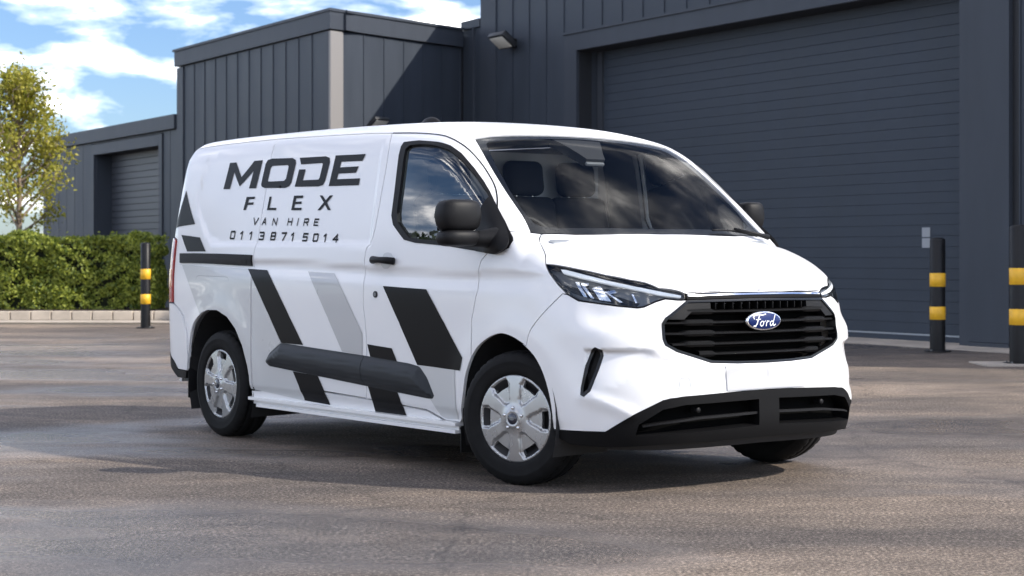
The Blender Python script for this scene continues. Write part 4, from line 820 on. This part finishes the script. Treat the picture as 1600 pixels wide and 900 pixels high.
    for i in range(n):
        for j in range(m_): Fc.append((i*m_+j,((i+1)%n)*m_+j,((i+1)%n)*m_+(j+1)%m_,i*m_+(j+1)%m_))
    sw=mesh('steering_wheel',V,Fc,M_BLKPL,van,smooth=True)
    box('wheel_boss',(-.585,-.38,1.195),(.05,.14,.12),M_BLKPL,sw,.02,rot=Matrix.Rotation(math.radians(-28),4,'Y'));box('wheel_spoke',(-.59,-.38,1.20),(.02,.34,.035),M_BLKPL,sw,.008,rot=Matrix.Rotation(math.radians(-28),4,'Y'))
    for y,w_ in ((-.42,.48),(.12,.42),(.52,.42)):
        st_=box('seat',(-1.02,y,.88),(.50,w_,.16),M_SEAT,van,.05,3)
        box('seat_back',(-1.27,y,1.20),(.13,w_,.62),M_SEAT,st_,.055,3,rot=Matrix.Rotation(math.radians(-10),4,'Y'))
        box('headrest',(-1.325,y,1.615),(.11,.27,.21),M_SEAT,st_,.05,4,rot=Matrix.Rotation(math.radians(-8),4,'Y'))
        for q in(-.06,.06):
            V,Fc=tube([(-1.31,y+q,1.47),(-1.32,y+q,1.56)],.006,8);mesh('headrest_post',V,Fc,M_CHROME,st_,smooth=True)
    return van
# ================================================================ setting
def node_ground():
    m=bpy.data.materials.new('tarmac');m.use_nodes=True;t=m.node_tree;b=t.nodes['Principled BSDF'];L=t.links.new
    tc=t.nodes.new('ShaderNodeTexCoord');o=tc.outputs['Object']
    def mp(sc,rz=0):
        n=t.nodes.new('ShaderNodeMapping');n.inputs['Scale'].default_value=sc;n.inputs['Rotation'].default_value=(0,0,rz);L(o,n.inputs[0]);return n.outputs[0]
    def noise(sc,det,ro,vec,dist=0):
        n=N(t,'ShaderNodeTexNoise',i_Scale=sc,i_Detail=det,i_Roughness=ro,i_Distortion=dist);L(vec,n.inputs['Vector']);return n.outputs[0]
    def mul(a,c,f=1.0,bl='MULTIPLY'):
        n=N(t,'ShaderNodeMix',data_type='RGBA',blend_type=bl);n.inputs[0].default_value=f;L(a,n.inputs[6]);L(c,n.inputs[7]);return n.outputs[2]
    v1=mp((.7,1.5,1),.25)
    big=noise(.42,5.0,.6,v1,.6);mid=noise(3.1,6.0,.65,mp((1,1.6,1),-.3));stone=noise(60.0,5.0,.8,o);fine=noise(170.0,2.0,.6,o)
    r1=ramp(t,[(.32,(.094,.079,.072)),(.45,(.150,.124,.106)),(.55,(.210,.168,.136)),(.66,(.32,.252,.197))]);L(big,r1.inputs[0])  # broad patches: stains plus dappled light and shade put into the colour
    r2=ramp(t,[(.30,.72),(.52,1.0),(.72,1.25)]);L(mid,r2.inputs[0])
    c=mul(r1.outputs[0],r2.outputs[0])
    r3=ramp(t,[(.35,.10),(.47,.6),(.55,1.3),(.65,3.3)]);L(stone,r3.inputs[0]);c=mul(c,r3.outputs[0],.9)
    r4=ramp(t,[(.35,.6),(.65,1.5)]);L(fine,r4.inputs[0]);c=mul(c,r4.outputs[0],.8)
    vor=N(t,'ShaderNodeTexVoronoi',i_Scale=70.0);L(o,vor.inputs['Vector'])
    wn=N(t,'ShaderNodeTexWhiteNoise');L(vor.outputs['Position'],wn.inputs['Vector'])
    q1=ramp(t,[(.90,0),(.92,1)]);L(wn.outputs[0],q1.inputs[0]);q2=ramp(t,[(.22,1),(.40,0)]);L(vor.outputs['Distance'],q2.inputs[0])
    mm=N(t,'ShaderNodeMath',operation='MULTIPLY');L(q1.outputs[0],mm.inputs[0]);L(q2.outputs[0],mm.inputs[1])
    mx_=N(t,'ShaderNodeMix',data_type='RGBA');L(mm.outputs[0],mx_.inputs[0]);L(c,mx_.inputs[6]);mx_.inputs[7].default_value=(.42,.37,.31,1);c=mx_.outputs[2]
    # hairline cracks
    vc=N(t,'ShaderNodeTexVoronoi',feature='DISTANCE_TO_EDGE',i_Scale=.55);dn=noise(2.5,5.0,.6,o);ma=N(t,'ShaderNodeMix',data_type='RGBA');ma.inputs[0].default_value=.35;L(o,ma.inputs[6])
    dc=t.nodes.new('ShaderNodeTexNoise');dc.inputs['Scale'].default_value=1.8;dc.inputs['Detail'].default_value=6;L(o,dc.inputs['Vector']);L(dc.outputs[1],ma.inputs[7]);L(ma.outputs[2],vc.inputs['Vector'])
    rc=ramp(t,[(.0,.35),(.006,1)]);L(vc.outputs[0],rc.inputs[0]);c=mul(c,rc.outputs[0],.55)
    damp=noise(.30,4.0,.55,mp((.8,1.3,1),1.1),.4)
    dk=ramp(t,[(.42,.66),(.55,1.0)]);L(damp,dk.inputs[0]);c=mul(c,dk.outputs[0],.9);L(c,b.inputs['Base Color'])
    rr=ramp(t,[(.41,.23),(.54,.70)]);L(damp,rr.inputs[0]);L(rr.outputs[0],b.inputs['Roughness'])
    s1=ramp(t,[(.42,.8),(.55,.35)]);L(damp,s1.inputs[0]);L(s1.outputs[0],b.inputs['Specular IOR Level'])
    h=N(t,'ShaderNodeMath',operation='MULTIPLY_ADD');L(fine,h.inputs[0]);h.inputs[1].default_value=.35;L(stone,h.inputs[2])
    bp=N(t,'ShaderNodeBump');bp.inputs['Strength'].default_value=.9;bp.inputs['Distance'].default_value=.022;L(h.outputs[0],bp.inputs['Height']);L(bp.outputs[0],b.inputs['Normal'])
    bs=ramp(t,[(.42,.45),(.55,1.0)]);L(damp,bs.inputs[0]);L(bs.outputs[0],bp.inputs['Strength'])
    return m
M_TAR=node_ground()
M_CONC=mat('pale_concrete',(.44,.385,.325),.85,var=.22,vscale=2.0,bump=.4,bscale=60)
M_KERB=mat('kerb_stone',(.46,.40,.33),.85,var=.18,vscale=5,bump=.4,bscale=60)
M_SOIL=mat('soil',(.035,.022,.015),.95,var=.4,vscale=8,bump=.8,bscale=40)
M_WALL=mat('anthracite_cladding',(.046,.056,.073),.5,var=.12,vscale=1.6,rvar=.05,spec=.22,stretch=(2.5,2.5,.35))
M_WALLD=mat('anthracite_backing',(.020,.022,.027),.6)
M_TRIM=mat('anthracite_trim',(.050,.059,.075),.5,var=.08,vscale=1.5,spec=.22,stretch=(2,2,.4))
M_SHUT=mat('shutter_slat_paint',(.042,.053,.071),.5,var=.12,vscale=1.2,spec=.22,stretch=(1.5,1.5,.6),rvar=.05,bump=.1,bscale=30)
M_SHUT2=mat('left_shutter_paint',(.050,.057,.070),.45,var=.06,vscale=1.5)
M_YEL=mat('yellow_band_paint',(.86,.47,.025),.45,var=.16,vscale=9)
M_BOLL=mat('black_bollard_paint',(.007,.007,.008),.45,spec=.3,var=.35,vscale=9,rvar=.1)
M_GREY=mat('grey_label',(.30,.32,.35),.5)
M_LAMPG=mat('floodlight_glass',(.80,.78,.70),.3)
M_BARK=mat('pale_bark',(.26,.20,.15),.9,var=.3,vscale=12,bump=.5,bscale=50)
def leafmat(name,c0,c1):
    m=bpy.data.materials.new(name);m.use_nodes=True;t=m.node_tree;b=t.nodes['Principled BSDF'];b.inputs['Roughness'].default_value=.5
    g=N(t,'ShaderNodeNewGeometry');r=ramp(t,[(0,c0),(1,c1)]);t.links.new(g.outputs['Random Per Island'],r.inputs[0]);t.links.new(r.outputs[0],b.inputs['Base Color'])
    tl=t.nodes.new('ShaderNodeBsdfTranslucent');t.links.new(r.outputs[0],tl.inputs[0]);mx_=t.nodes.new('ShaderNodeMixShader');mx_.inputs[0].default_value=.35;o=t.nodes['Material Output']
    t.links.new(b.outputs[0],mx_.inputs[1]);t.links.new(tl.outputs[0],mx_.inputs[2]);t.links.new(mx_.outputs[0],o.inputs[0]);return m
M_LEAF=leafmat('hedge_leaf',(.05,.095,.010),(.42,.46,.07))
M_LEAF2=leafmat('tree_leaf',(.20,.22,.02),(.45,.40,.06))
M_LEAF3=leafmat('shrub_leaf',(.015,.04,.006),(.05,.09,.012))
def build_setting():
    s=400
    g=mesh('ground',[(-s,-s,0),(s,-s,0),(s,s,0),(-s,s,0)],[(0,1,2,3)],M_TAR);tag(g,kind='structure')
    DV=np.array([-.5224,.8527]);NV=np.array([-.8527,-.5224])   # along the fronts (away to the left); outward normal
    A0=np.array([5.79,23.16])                                   # right end of the big door
    P=lambda s,o=0:tuple(A0+DV*s+NV*o)
    DW=8.937;HH=4.69;HB=6.15
    # ---------- big unit
    big=empty('industrial_unit',(0,0,0));tag(big,'large dark grey industrial unit with the wide closed shutter behind the van','building')
    s1=12.18
    def wallseg(a,b,z0,z1,o0,o1,name,m,par=big): return prism(name,[P(a,o0),P(b,o0),P(b,o1),P(a,o1)],z0,z1,m,par)
    wallseg(DW,s1,0,HB,-.30,-.04,'wall',M_WALLD);wallseg(-7.5,0,0,HB,-.30,-.04,'wall',M_WALLD);wallseg(0,DW,HH,HB,-.30,-.04,'wall',M_WALLD)
    # depth of the building: return wall and roof
    bx=np.array([.8527,.5224])
    q=[P(s1,-.30),P(-7.5,-.30),tuple(np.array(P(-7.5,-.30))+bx*14),tuple(np.array(P(s1,-.30))+bx*14)]
    e=.15
    prism('wall',[q[0],tuple(np.array(q[0])-DV*e),tuple(np.array(q[3])-DV*e),q[3]],0,HB,M_WALL,big)
    prism('wall',[q[1],tuple(np.array(q[1])+DV*e),tuple(np.array(q[2])+DV*e),q[2]],0,HB,M_WALL,big)
    prism('wall',[tuple(np.array(q[3])-bx*.16-DV*.16),tuple(np.array(q[2])-bx*.16+DV*.16),tuple(np.array(q[2])-bx*.01+DV*.16),tuple(np.array(q[3])-bx*.01-DV*.16)],0,HB-.13,M_WALL,big)
    prism('light_stop_board',[P(-.02,-.66),P(DW+.02,-.66),P(DW+.02,-.63),P(-.02,-.63)],0,HH+.2,M_WALLD,big)  # unseen board added behind the slats to stop light leaking through
    prism('roof',[tuple(np.array(p)) for p in q],HB-.12,HB-.02,M_WALLD,big)
    wallseg(-7.52,s1+.02,HB-.05,HB+.10,-.4,.03,'parapet_capping',M_TRIM)
    # vertical panels left of the door and above it
    def seam_panels(a,b,z0,z1,pitch,par=big,PP=P,m=M_WALL):
        n=max(1,round((b-a)/pitch));st=(b-a)/n
        for i in range(n):
            a0=a+i*st+.012;a1=a+(i+1)*st-.012
            prism('cladding_panel',[PP(a0,-.04),PP(a1,-.04),PP(a1,-.004),PP(a0,-.004)],z0,z1,m,par)
            prism('standing_seam',[PP(a1+.004,-.04),PP(a1+.020,-.04),PP(a1+.020,.012),PP(a1+.004,.012)],z0,z1,M_WALLD if False else m,par)
    seam_panels(DW+.42,s1-.55,0,HB-.05,.59)
    seam_panels(-.02,DW+.42,HH+.34,HB-.05,.59)
    wallseg(s1-.545,s1,0,HB-.05,-.04,.02,'corner_trim',M_TRIM)
    wallseg(DW+.01,DW+.40,0,HH+.33,-.04,.016,'door_surround',M_TRIM);wallseg(-.02,DW+.01,HH+.005,HH+.33,-.04,.018,'door_surround',M_TRIM)
    wallseg(-.02,DW+.42,HH+.30,HH+.345,-.04,.045,'header_drip',M_TRIM)
    # right of the door
    wallseg(-.16,0,0,HB-.05,-.04,.012,'door_surround',M_TRIM);wallseg(-.86,-.175,.06,HB-.05,-.04,.03,'pier_panel',M_TRIM)
    wallseg(-.86,-.175,0,.055,-.04,.035,'base_trim',M_TRIM)
    seam_panels(-7.5,-1.02,0,HB-.05,.59)
    # reveals
    wallseg(DW-.0,DW+.03,0,HH,-.62,-.30,'door_reveal',M_TRIM);wallseg(-.03,0,0,HH,-.62,-.30,'door_reveal',M_TRIM);wallseg(0,DW,HH,HH+.05,-.62,-.30,'door_reveal',M_WALLD)
    wallseg(DW-.16,DW-.02,0,HH,-.50,-.40,'guide_rail',M_SHUT2);wallseg(.02,.10,0,HH,-.50,-.40,'guide_rail',M_SHUT2)
    sh=empty('roller_shutter',(0,0,0));tag(sh,'wide closed dark blue grey shutter filling the big doorway behind the van','shutter')
    n=31;ph=(HH-.10)/n
    for i in range(n):
        z0=.10+i*ph
        a,b=.06,DW-.10
        prof=[(-.50,z0+.001),(-.4462,z0+.001),(-.445,z0+.004),(-.4455,z0+ph*.5),(-.445,z0+ph-.006),(-.447,z0+ph-.0025),(-.50,z0+ph-.0025)]
        V=[(*P(a,o),z) for o,z in prof]+[(*P(b,o),z) for o,z in prof];k=len(prof)
        Fc=[tuple(range(k)),tuple(range(k,2*k))[::-1]]+[(j,k+j,k+(j+1)%k,(j+1)%k) for j in range(k)]
        mesh('slat',V,Fc,M_SHUT,sh)
    prism('bottom_rail',[P(.06,-.50),P(DW-.10,-.50),P(DW-.10,-.43),P(.06,-.43)],.0,.075,M_SHUT,sh)
    prism('rail_edge',[P(.06,-.50),P(DW-.10,-.50),P(DW-.10,-.425),P(.06,-.425)],.078,.098,mat('bare_aluminium_strip',(.35,.38,.42),.35,metal=.5),sh)
    # small grey notices on the shutter
    for z in (1.415,1.27):
        c=.98;prism('notice',[P(c,-.442),P(c+.15,-.442),P(c+.15,-.436),P(c,-.436)],z,z+.13,M_GREY,sh)
    # ---------- low link wall between the units
    PX=lambda s,o=0:tuple(A0+DV*s+NV*o)
    link_=empty('link_wall',(0,0,0));tag(link_,'narrow dark clad wall joining the two grey units','wall')
    prism('wall',[PX(s1+.03,-.3),PX(12.90,-.3),PX(12.90,-.02),PX(s1+.03,-.02)],0,5.46,M_WALL,link_);prism('capping',[PX(s1+.03,-.32),PX(12.90,-.32),PX(12.90,.03),PX(s1+.03,.03)],5.464,5.62,M_TRIM,link_)
    prism('flashing',[PX(12.45,-.02),PX(12.50,-.02),PX(12.50,.02),PX(12.45,.02)],0,5.46,M_TRIM,link_)
    # ---------- second unit: tall block
    blk=empty('flat_roofed_unit',(0,0,0));tag(blk,'mid height dark grey clad block with a pale sunlit corner, left of the big unit','building')
    C=np.array([-3.172,31.38]);D2=np.array([.624,.7815]);N2=np.array([.7815,-.624]);H2=5.477
    Q=lambda s,o=0:tuple(C+DV*s+NV*o)
    R=lambda s,o=0:tuple(C+D2*s+N2*o)
    L1=7.36
    fp=[Q(0,-.04-.0),Q(L1,-.04),tuple(np.array(Q(L1,-.04))-NV*9),tuple(np.array(R(3.56,-.04))-NV*5),R(3.56,-.04)]
    cc=tuple(C+NV*-.04+N2*-.04)
    prism('wall',[cc]+fp[1:],0,H2-.12,M_WALLD,blk)
    def pan(PP,a,b,n,z0,z1):
        st=(b-a)/n
        for i in range(n):
            a0=a+i*st+.011;a1=a+(i+1)*st-.011
            prism('cladding_panel',[PP(a0,-.038),PP(a1,-.038),PP(a1,0),PP(a0,0)],z0,z1,M_WALL,blk)
            prism('standing_seam',[PP(a1+.003,-.038),PP(a1+.019,-.038),PP(a1+.019,.014),PP(a1+.003,.014)],z0,z1,M_WALL,blk)
    pan(Q,.20,L1-.36,12,0,H2-.36);pan(R,.30,3.50,6,0,H2-.36)
    prism('corner_trim',[Q(0.03,.03),Q(.19,.03),Q(.19,-.03),Q(.03,-.03)],0,H2-.37,M_TRIM,blk);prism('corner_trim',[tuple(C+NV*.03+N2*.03),Q(.027,.03),Q(.027,-.03),R(.28,-.03),R(.28,.03)],0,H2-.37,mat('sunlit_corner_trim',(.24,.23,.225),.5),blk)  # sunlit right face of the corner coloured paler than the shaded left
    prism('corner_trim',[Q(L1-.35,-.03),Q(L1,-.03),Q(L1,.03),Q(L1-.35,.03)],0,H2-.37,M_TRIM,blk)
    prism('fascia',[Q(.0,-.30),Q(L1+.04,-.30),Q(L1+.04,.07),tuple(C+NV*.07+N2*.07),R(3.52,.07),R(3.52,-.30),tuple(C+NV*-.3+N2*-.3)],H2-.34,H2-.03,M_TRIM,blk)
    prism('parapet_capping',[Q(0,-.32),Q(L1+.08,-.32),Q(L1+.08,.10),tuple(C+NV*.10+N2*.10),R(3.50,.10),R(3.50,-.32),tuple(C+NV*-.32+N2*-.32)],H2-.028,H2+.02,M_TRIM,blk)
    # ---------- wing with small shutter
    wg=empty('low_wing',(0,0,0));tag(wg,'low dark grey wing with a small shutter behind the hedge','building')
    S0,S1=L1+.02,16.9;HW=4.154;d0,d1=8.50,12.82;hd=3.55
    S0=7.45
    def wq(a,b,z0,z1,o0,o1,name,m,par=wg): return prism(name,[Q(a,o0),Q(b,o0),Q(b,o1),Q(a,o1)],z0,z1,m,par)
    O=-.02
    wq(S0,d0,0,HW-.3,-.3,-.06,'wall',M_WALLD);wq(d1,S1,0,HW-.3,-.3,-.06,'wall',M_WALLD);wq(d0,d1,hd,HW-.3,-.3,-.06,'wall',M_WALLD)
    def wp(a,b,n,z0,z1):
        st=(b-a)/n
        for i in range(n):
            a0=a+i*st+.012;a1=a+(i+1)*st-.012
            prism('cladding_panel',[Q(a0,-.06),Q(a1,-.06),Q(a1,-.02),Q(a0,-.02)],z0,z1,M_WALL,wg)
    wp(S0,d0-.22,2,0,HW-.32);wp(d1+.22,S1,6,0,HW-.32);wp(d0-.22,d1+.22,8,hd+.26,HW-.32)
    wq(d0-.20,d0,0,hd+.24,-.06,.01,'door_surround',M_TRIM);wq(d1,d1+.20,0,hd+.24,-.06,.01,'door_surround',M_TRIM);wq(d0,d1,hd,hd+.24,-.06,.012,'door_surround',M_TRIM)
    wq(S0-.0,S1+.05,HW-.30,HW,-.35,.06,'fascia',M_TRIM)
    wq(d1-.02,d1,0,hd,-.55,-.06,'door_reveal',M_TRIM);wq(d0,d1,hd,hd+.05,-.58,-.30,'door_reveal',M_WALLD);wq(d0-.02,d0,0,hd,-.58,-.30,'door_reveal',M_TRIM)
    wq(S1-.15,S1,0,HW-.32,-9,-.32,'wall',M_WALL)
    prism('roof',[Q(S0,-.36),Q(S1,-.36),Q(S1,-9),Q(S0,-9)],HW-.2,HW-.1,M_WALLD,wg)
    sv=empty('roller_shutter',(0,0,0));tag(sv,'small closed grey shutter in the low wing behind the hedge','shutter')
    mb=MB();nn=24
    for i in range(nn):
        z0=i*hd/nn;z1=(i+1)*hd/nn-.008
        V=[(*Q(a,o),z) for a in(d0+.02,d1-.03) for o,z in((-.50,z0),(-.42,z0+.002),(-.42,z1-.002),(-.50,z1))]
        mb.add(V,[(0,1,5,4),(1,2,6,5),(2,3,7,6)][0:3])
    o=mb.build('slats',M_SHUT2,sv);tag(o,kind='stuff')
    prism('backing',[Q(d0+.01,-.56),Q(d1-.01,-.56),Q(d1-.01,-.52),Q(d0+.01,-.52)],0,hd-.01,M_WALLD,sv)
    # ---------- floodlights
    def flood(pos,nrm,sc,label):
        e=empty('floodlight',pos,math.atan2(nrm[1],nrm[0]));tag(e,label,'floodlight')
        box('bracket',(.05*sc,0,0),(.10*sc,.10*sc,.12*sc),M_BOLL,e,.01)
        R0=Matrix.Rotation(math.radians(-38),4,'Y')
        h=box('lamp_head',(.20*sc,0,.03*sc),(.26*sc,.40*sc,.07*sc),mat('floodlight_casing',(.025,.027,.03),.5),e,.012,rot=R0)
        box('lamp_glass',(.20*sc+.025*sc,0,.03*sc-.034*sc),(.20*sc,.33*sc,.006),M_LAMPG,h,.002,rot=R0)
        for k in range(5):
            box('cooling_fin',(.20*sc-.03*sc,(-.14+.07*k)*sc,.03*sc+.045*sc),(.20*sc,.012*sc,.03*sc),M_BOLL,h,rot=R0)
    q=P(s1-1.20,0.0);flood((q[0],q[1],5.02),NV,1.35,'dark floodlight mounted high on the big unit near its left corner')
    q=R(1.02,.0);flood((q[0],q[1],3.52),N2,.95,'small dark floodlight on the side wall of the mid height block')
    # ---------- concrete apron, kerb
    ap=prism('apron',[P(-7.5,-.6),P(13.2,-.6),P(13.2,.85),P(7.0,1.0),P(2.2,.95),P(.8,.75),P(-7.5,1.3)],.0,.004,M_CONC);tag(ap,kind='structure')
    z=32.3
    st=prism('path',[(-26,z-1.05),(-3.4,z-1.05),(-3.4,z-.02),(-26,z-.02)],-.01,.006,M_CONC);tag(st,kind='structure')
    kb=empty('kerb',(0,0,0));tag(kb,'low pale stone kerb in front of the hedge','kerb')
    x=-22.0;i=0
    while x<-4.0:
        l=.37;b=box('kerb_stone',(x+l/2,z+.10,.085+random.uniform(-.004,.004)),(l-.016,.20,.17),M_KERB,kb,.012,1,smooth=False);x+=l;i+=1
    sd=box('planting_bed',(-13,z+1.1,.06),(18,1.8,.24),M_SOIL);tag(sd,kind='structure')
    # ---------- hedge
    def leaves(name,pts,nrm,size,m,par,jit=.9,asp=.55):
        n=len(pts);u=RNG.normal(size=(n,3))*jit+nrm;u/=np.linalg.norm(u,axis=1,keepdims=True)
        a=np.cross(u,RNG.normal(size=(n,3)));a/=np.linalg.norm(a,axis=1,keepdims=True);b=np.cross(u,a)
        s=size*RNG.uniform(.6,1.25,(n,1));a=a*s;b=b*s*asp
        V=np.stack([pts-a,pts-b*.9+u*s*.12,pts+a,pts+b*.9+u*s*.12],1).reshape(-1,3)
        Fc=np.arange(4*n).reshape(-1,4)
        me=bpy.data.meshes.new(name);me.from_pydata(V.tolist(),[],Fc.tolist());me.materials.append(m);me.update()
        o=link(name,me,par);tag(o,kind='stuff');return o
    hx0,hx1,hy0,hy1,hz=-15.5,-6.55,z+.55,z+1.7,1.52
    hg=empty('hedge',(-11,z+1.1,.18));tag(hg,'clipped green hedge behind the pale kerb','hedge')
    n=68000;pp=RNG.uniform(0,1,(n,3));face=RNG.choice(3,n,p=[.62,.26,.12])
    X=hx0+(hx1-hx0)*pp[:,0];Y=hy0+(hy1-hy0)*pp[:,1];Z=.16+(hz-.16)*pp[:,2];dp=np.abs(RNG.normal(size=n))*.10
    Y=np.where(face==0,hy0+dp,Y);Z=np.where(face==1,hz-dp*.8,Z);X=np.where(face==2,hx1-dp,X)
    nn=np.stack([(face==2)*1.,(face==0)*-1.,(face==1)*1.],1)
    bump=.07*np.sin(X*4.1+Z*3)*np.sin(X*1.7-Z*4.2+1)+.05*np.sin(X*9.3+Z*7)*np.sin(Z*8-X*5)
    cl=(np.sin(X*7.7+3*np.sin(Z*5))*np.sin(Z*9.1+2*np.sin(X*4))+RNG.normal(size=n)*.35)>-.42
    pts=np.stack([X,Y,Z],1)+nn*(bump+.02)[:,None]
    pts=pts[cl];nn=nn[cl]
    pts[:,2]+=(RNG.random(len(pts))<.02)*RNG.uniform(0,.10,len(pts))*(pts[:,2]>hz-.15)
    o=leaves('foliage',pts-np.array([-11,z+1.1,.18]),nn,.042,M_LEAF,hg)
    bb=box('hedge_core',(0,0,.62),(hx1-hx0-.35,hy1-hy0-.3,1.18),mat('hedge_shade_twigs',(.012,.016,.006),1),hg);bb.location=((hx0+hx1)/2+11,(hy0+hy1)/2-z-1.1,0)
    for k in range(14):
        xx=hx0+.4+k*.63;V,Fc=tube([(xx+11,-.15,-.06),(xx+11+random.uniform(-.1,.1),-.1,.35)],[.02,.012],6);mesh('stem',V,Fc,M_BARK,hg)
    # ---------- tree
    def tree(name,label,base,h,cr_,z0,seed,nb,nl,lm,lsize,trunk=.085):
        rg=np.random.default_rng(seed);t=empty(name,base);tag(t,label,'tree')
        mb=MB();tips=[]
        hts=np.linspace(0,1,9);tp=[(0.05*math.sin(3*q),.05*math.sin(2*q+1),q*h*.93) for q in hts]
        V,Fc=tube(tp,[trunk*(1-.86*q) for q in hts],8);mesh('trunk',V,Fc,M_BARK,t,smooth=True)
        for i in range(nb):
            q=(z0+(.94-z0)*((i+.5)/nb)**.9);a=i*2.4+rg.uniform(-.3,.3);k=(q-z0)/(1-z0);Lh=cr_*(.55+.75*math.sin(math.pi*min(1,(k*.86+.17)))**1.0)*(1-.55*k)*rg.uniform(.75,1.15)
            up=.55+.8*k;p=np.array([0.05*math.sin(3*q),.05*math.sin(2*q+1),q*h*.93]);pl=[p]
            dirv=np.array([math.cos(a),math.sin(a),up]);dirv/=np.linalg.norm(dirv)
            for j in range(5):
                dirv=dirv+rg.normal(size=3)*.10+np.array([0,0,.05]);dirv/=np.linalg.norm(dirv);p=p+dirv*Lh/5*1.15;pl.append(p)
                if j>=1: tips.append((p,.5+.5*j/4))
                if j>=1:
                    for sgn in(-1,1):
                        sd=dirv+rg.normal(size=3)*.75;sd/=np.linalg.norm(sd);e_=p+sd*Lh*.30*rg.uniform(.5,1.1);tips.append((e_,.8));V,Fc=tube([p,(p+e_)/2+rg.normal(size=3)*.01,e_],[.008,.005,.003],4,False);mb.add(V,Fc)
            V,Fc=tube(pl,[trunk*.34*(1-.16*j) for j in range(6)],6,False);mb.add(V,Fc)
        tips.append((np.array([0,0,h*.97]),.4));tips.append((np.array([.02,0,h*.91]),.5))
        mb.build('branches',M_BARK,t,smooth=True)
        per=max(1,nl//len(tips));PT=[]
        for p,sp in tips: PT.append(p+rg.normal(size=(per,3))*np.array([.115,.115,.125])*cr_/1.1*sp)
        PT=np.concatenate(PT);leaves('crown',PT,np.zeros((len(PT),3)),lsize,lm,t,1.0,.6)
    tree('young_tree','slim young tree with yellow green leaves behind the hedge',(-9.85,35.6,0),5.05,1.12,.33,3,40,9000,M_LEAF2,.050)
    tree('tree','broad green tree out of view to the left, placed for the van window to reflect',(-17.5,15.5,0),3.5,1.5,.25,11,26,9000,M_LEAF3,.11,.13)  # out of view; added so the side window has foliage to reflect
    tree('tree','green tree farther off, out of view to the left, placed for the van window to reflect',(-21,22.5,0),4.4,1.9,.22,12,26,9000,M_LEAF3,.12,.15)  # second unseen tree, added for the same window reflection
    sb=empty('shrub',(-15.6,43,0));tag(sb,'dark green shrub behind the hedge at the left edge','shrub')
    n=9000;u=RNG.normal(size=(n,3));u/=np.linalg.norm(u,axis=1,keepdims=True);rr=RNG.uniform(.75,1.08,n)
    pts=u*rr[:,None]*np.array([3.2,1.2,1.05])*(1+.12*np.sin(u[:,0]*9)*np.sin(u[:,2]*7))[:,None]+[0,0,1.1];pts=pts[pts[:,2]>.05]
    leaves('foliage',pts,pts*[.3,.8,.8]-[0,0,.8],.07,M_LEAF3,sb)
    # ---------- bollards
    def bollard(x,y,h,r,label):
        b=empty('bollard',(x,y,0));tag(b,label,'bollard',group='black bollards with yellow bands')
        V,Fc=lathe([(r,0.0),(r,h-.02),(r-.012,h-.004),(r-.03,h+.006),(0,h+.010)],32,'Z');mesh('post',V,Fc,M_BOLL,b,smooth=False)
        for f0,f1 in ((.575,.695),(.285,.400)):
            V,Fc=lathe([(r,f0*h),(r+.004,f0*h+.002),(r+.004,f1*h-.002),(r,f1*h)],32,'Z');mesh('yellow_band',V,Fc,M_YEL,b)
        V,Fc=lathe([(r+.07,0.006),(r+.07,.018),(r,.020)],24,'Z');mesh('base_plate',V,Fc,M_BOLL,b)
        for o in b.children:
            for p in o.data.polygons: p.use_smooth=True
        for k in range(4):
            V,Fc=lathe([(0,.036),(.012,.034),(.012,.018)],6,'Z');c=mesh('bolt',V,Fc,M_HLIN,b);c.location=((r+.045)*math.cos(k*1.57+.78),(r+.045)*math.sin(k*1.57+.78),0)
    def pos(px,py): Y=CAMZ*2800/(py-401.3);return (px-800)/2800*Y,Y
    x,y=pos(227.5,513);bollard(x,y,1.37,.078,'black and yellow bollard beside the end of the hedge')
    x,y=pos(1465,550);bollard(x,y,1.37,.092,'black and yellow bollard in front of the shutter')
    x,y=pos(1592,569.5);bollard(x,y,1.48,.098,'black and yellow bollard at the right edge by the pier')
    box('bollard_footing',(x,y-.02,0.0),(.9,.7,.03),M_CONC);tag(bpy.data.objects['bollard_footing'],kind='structure')
build_setting()
build_van()
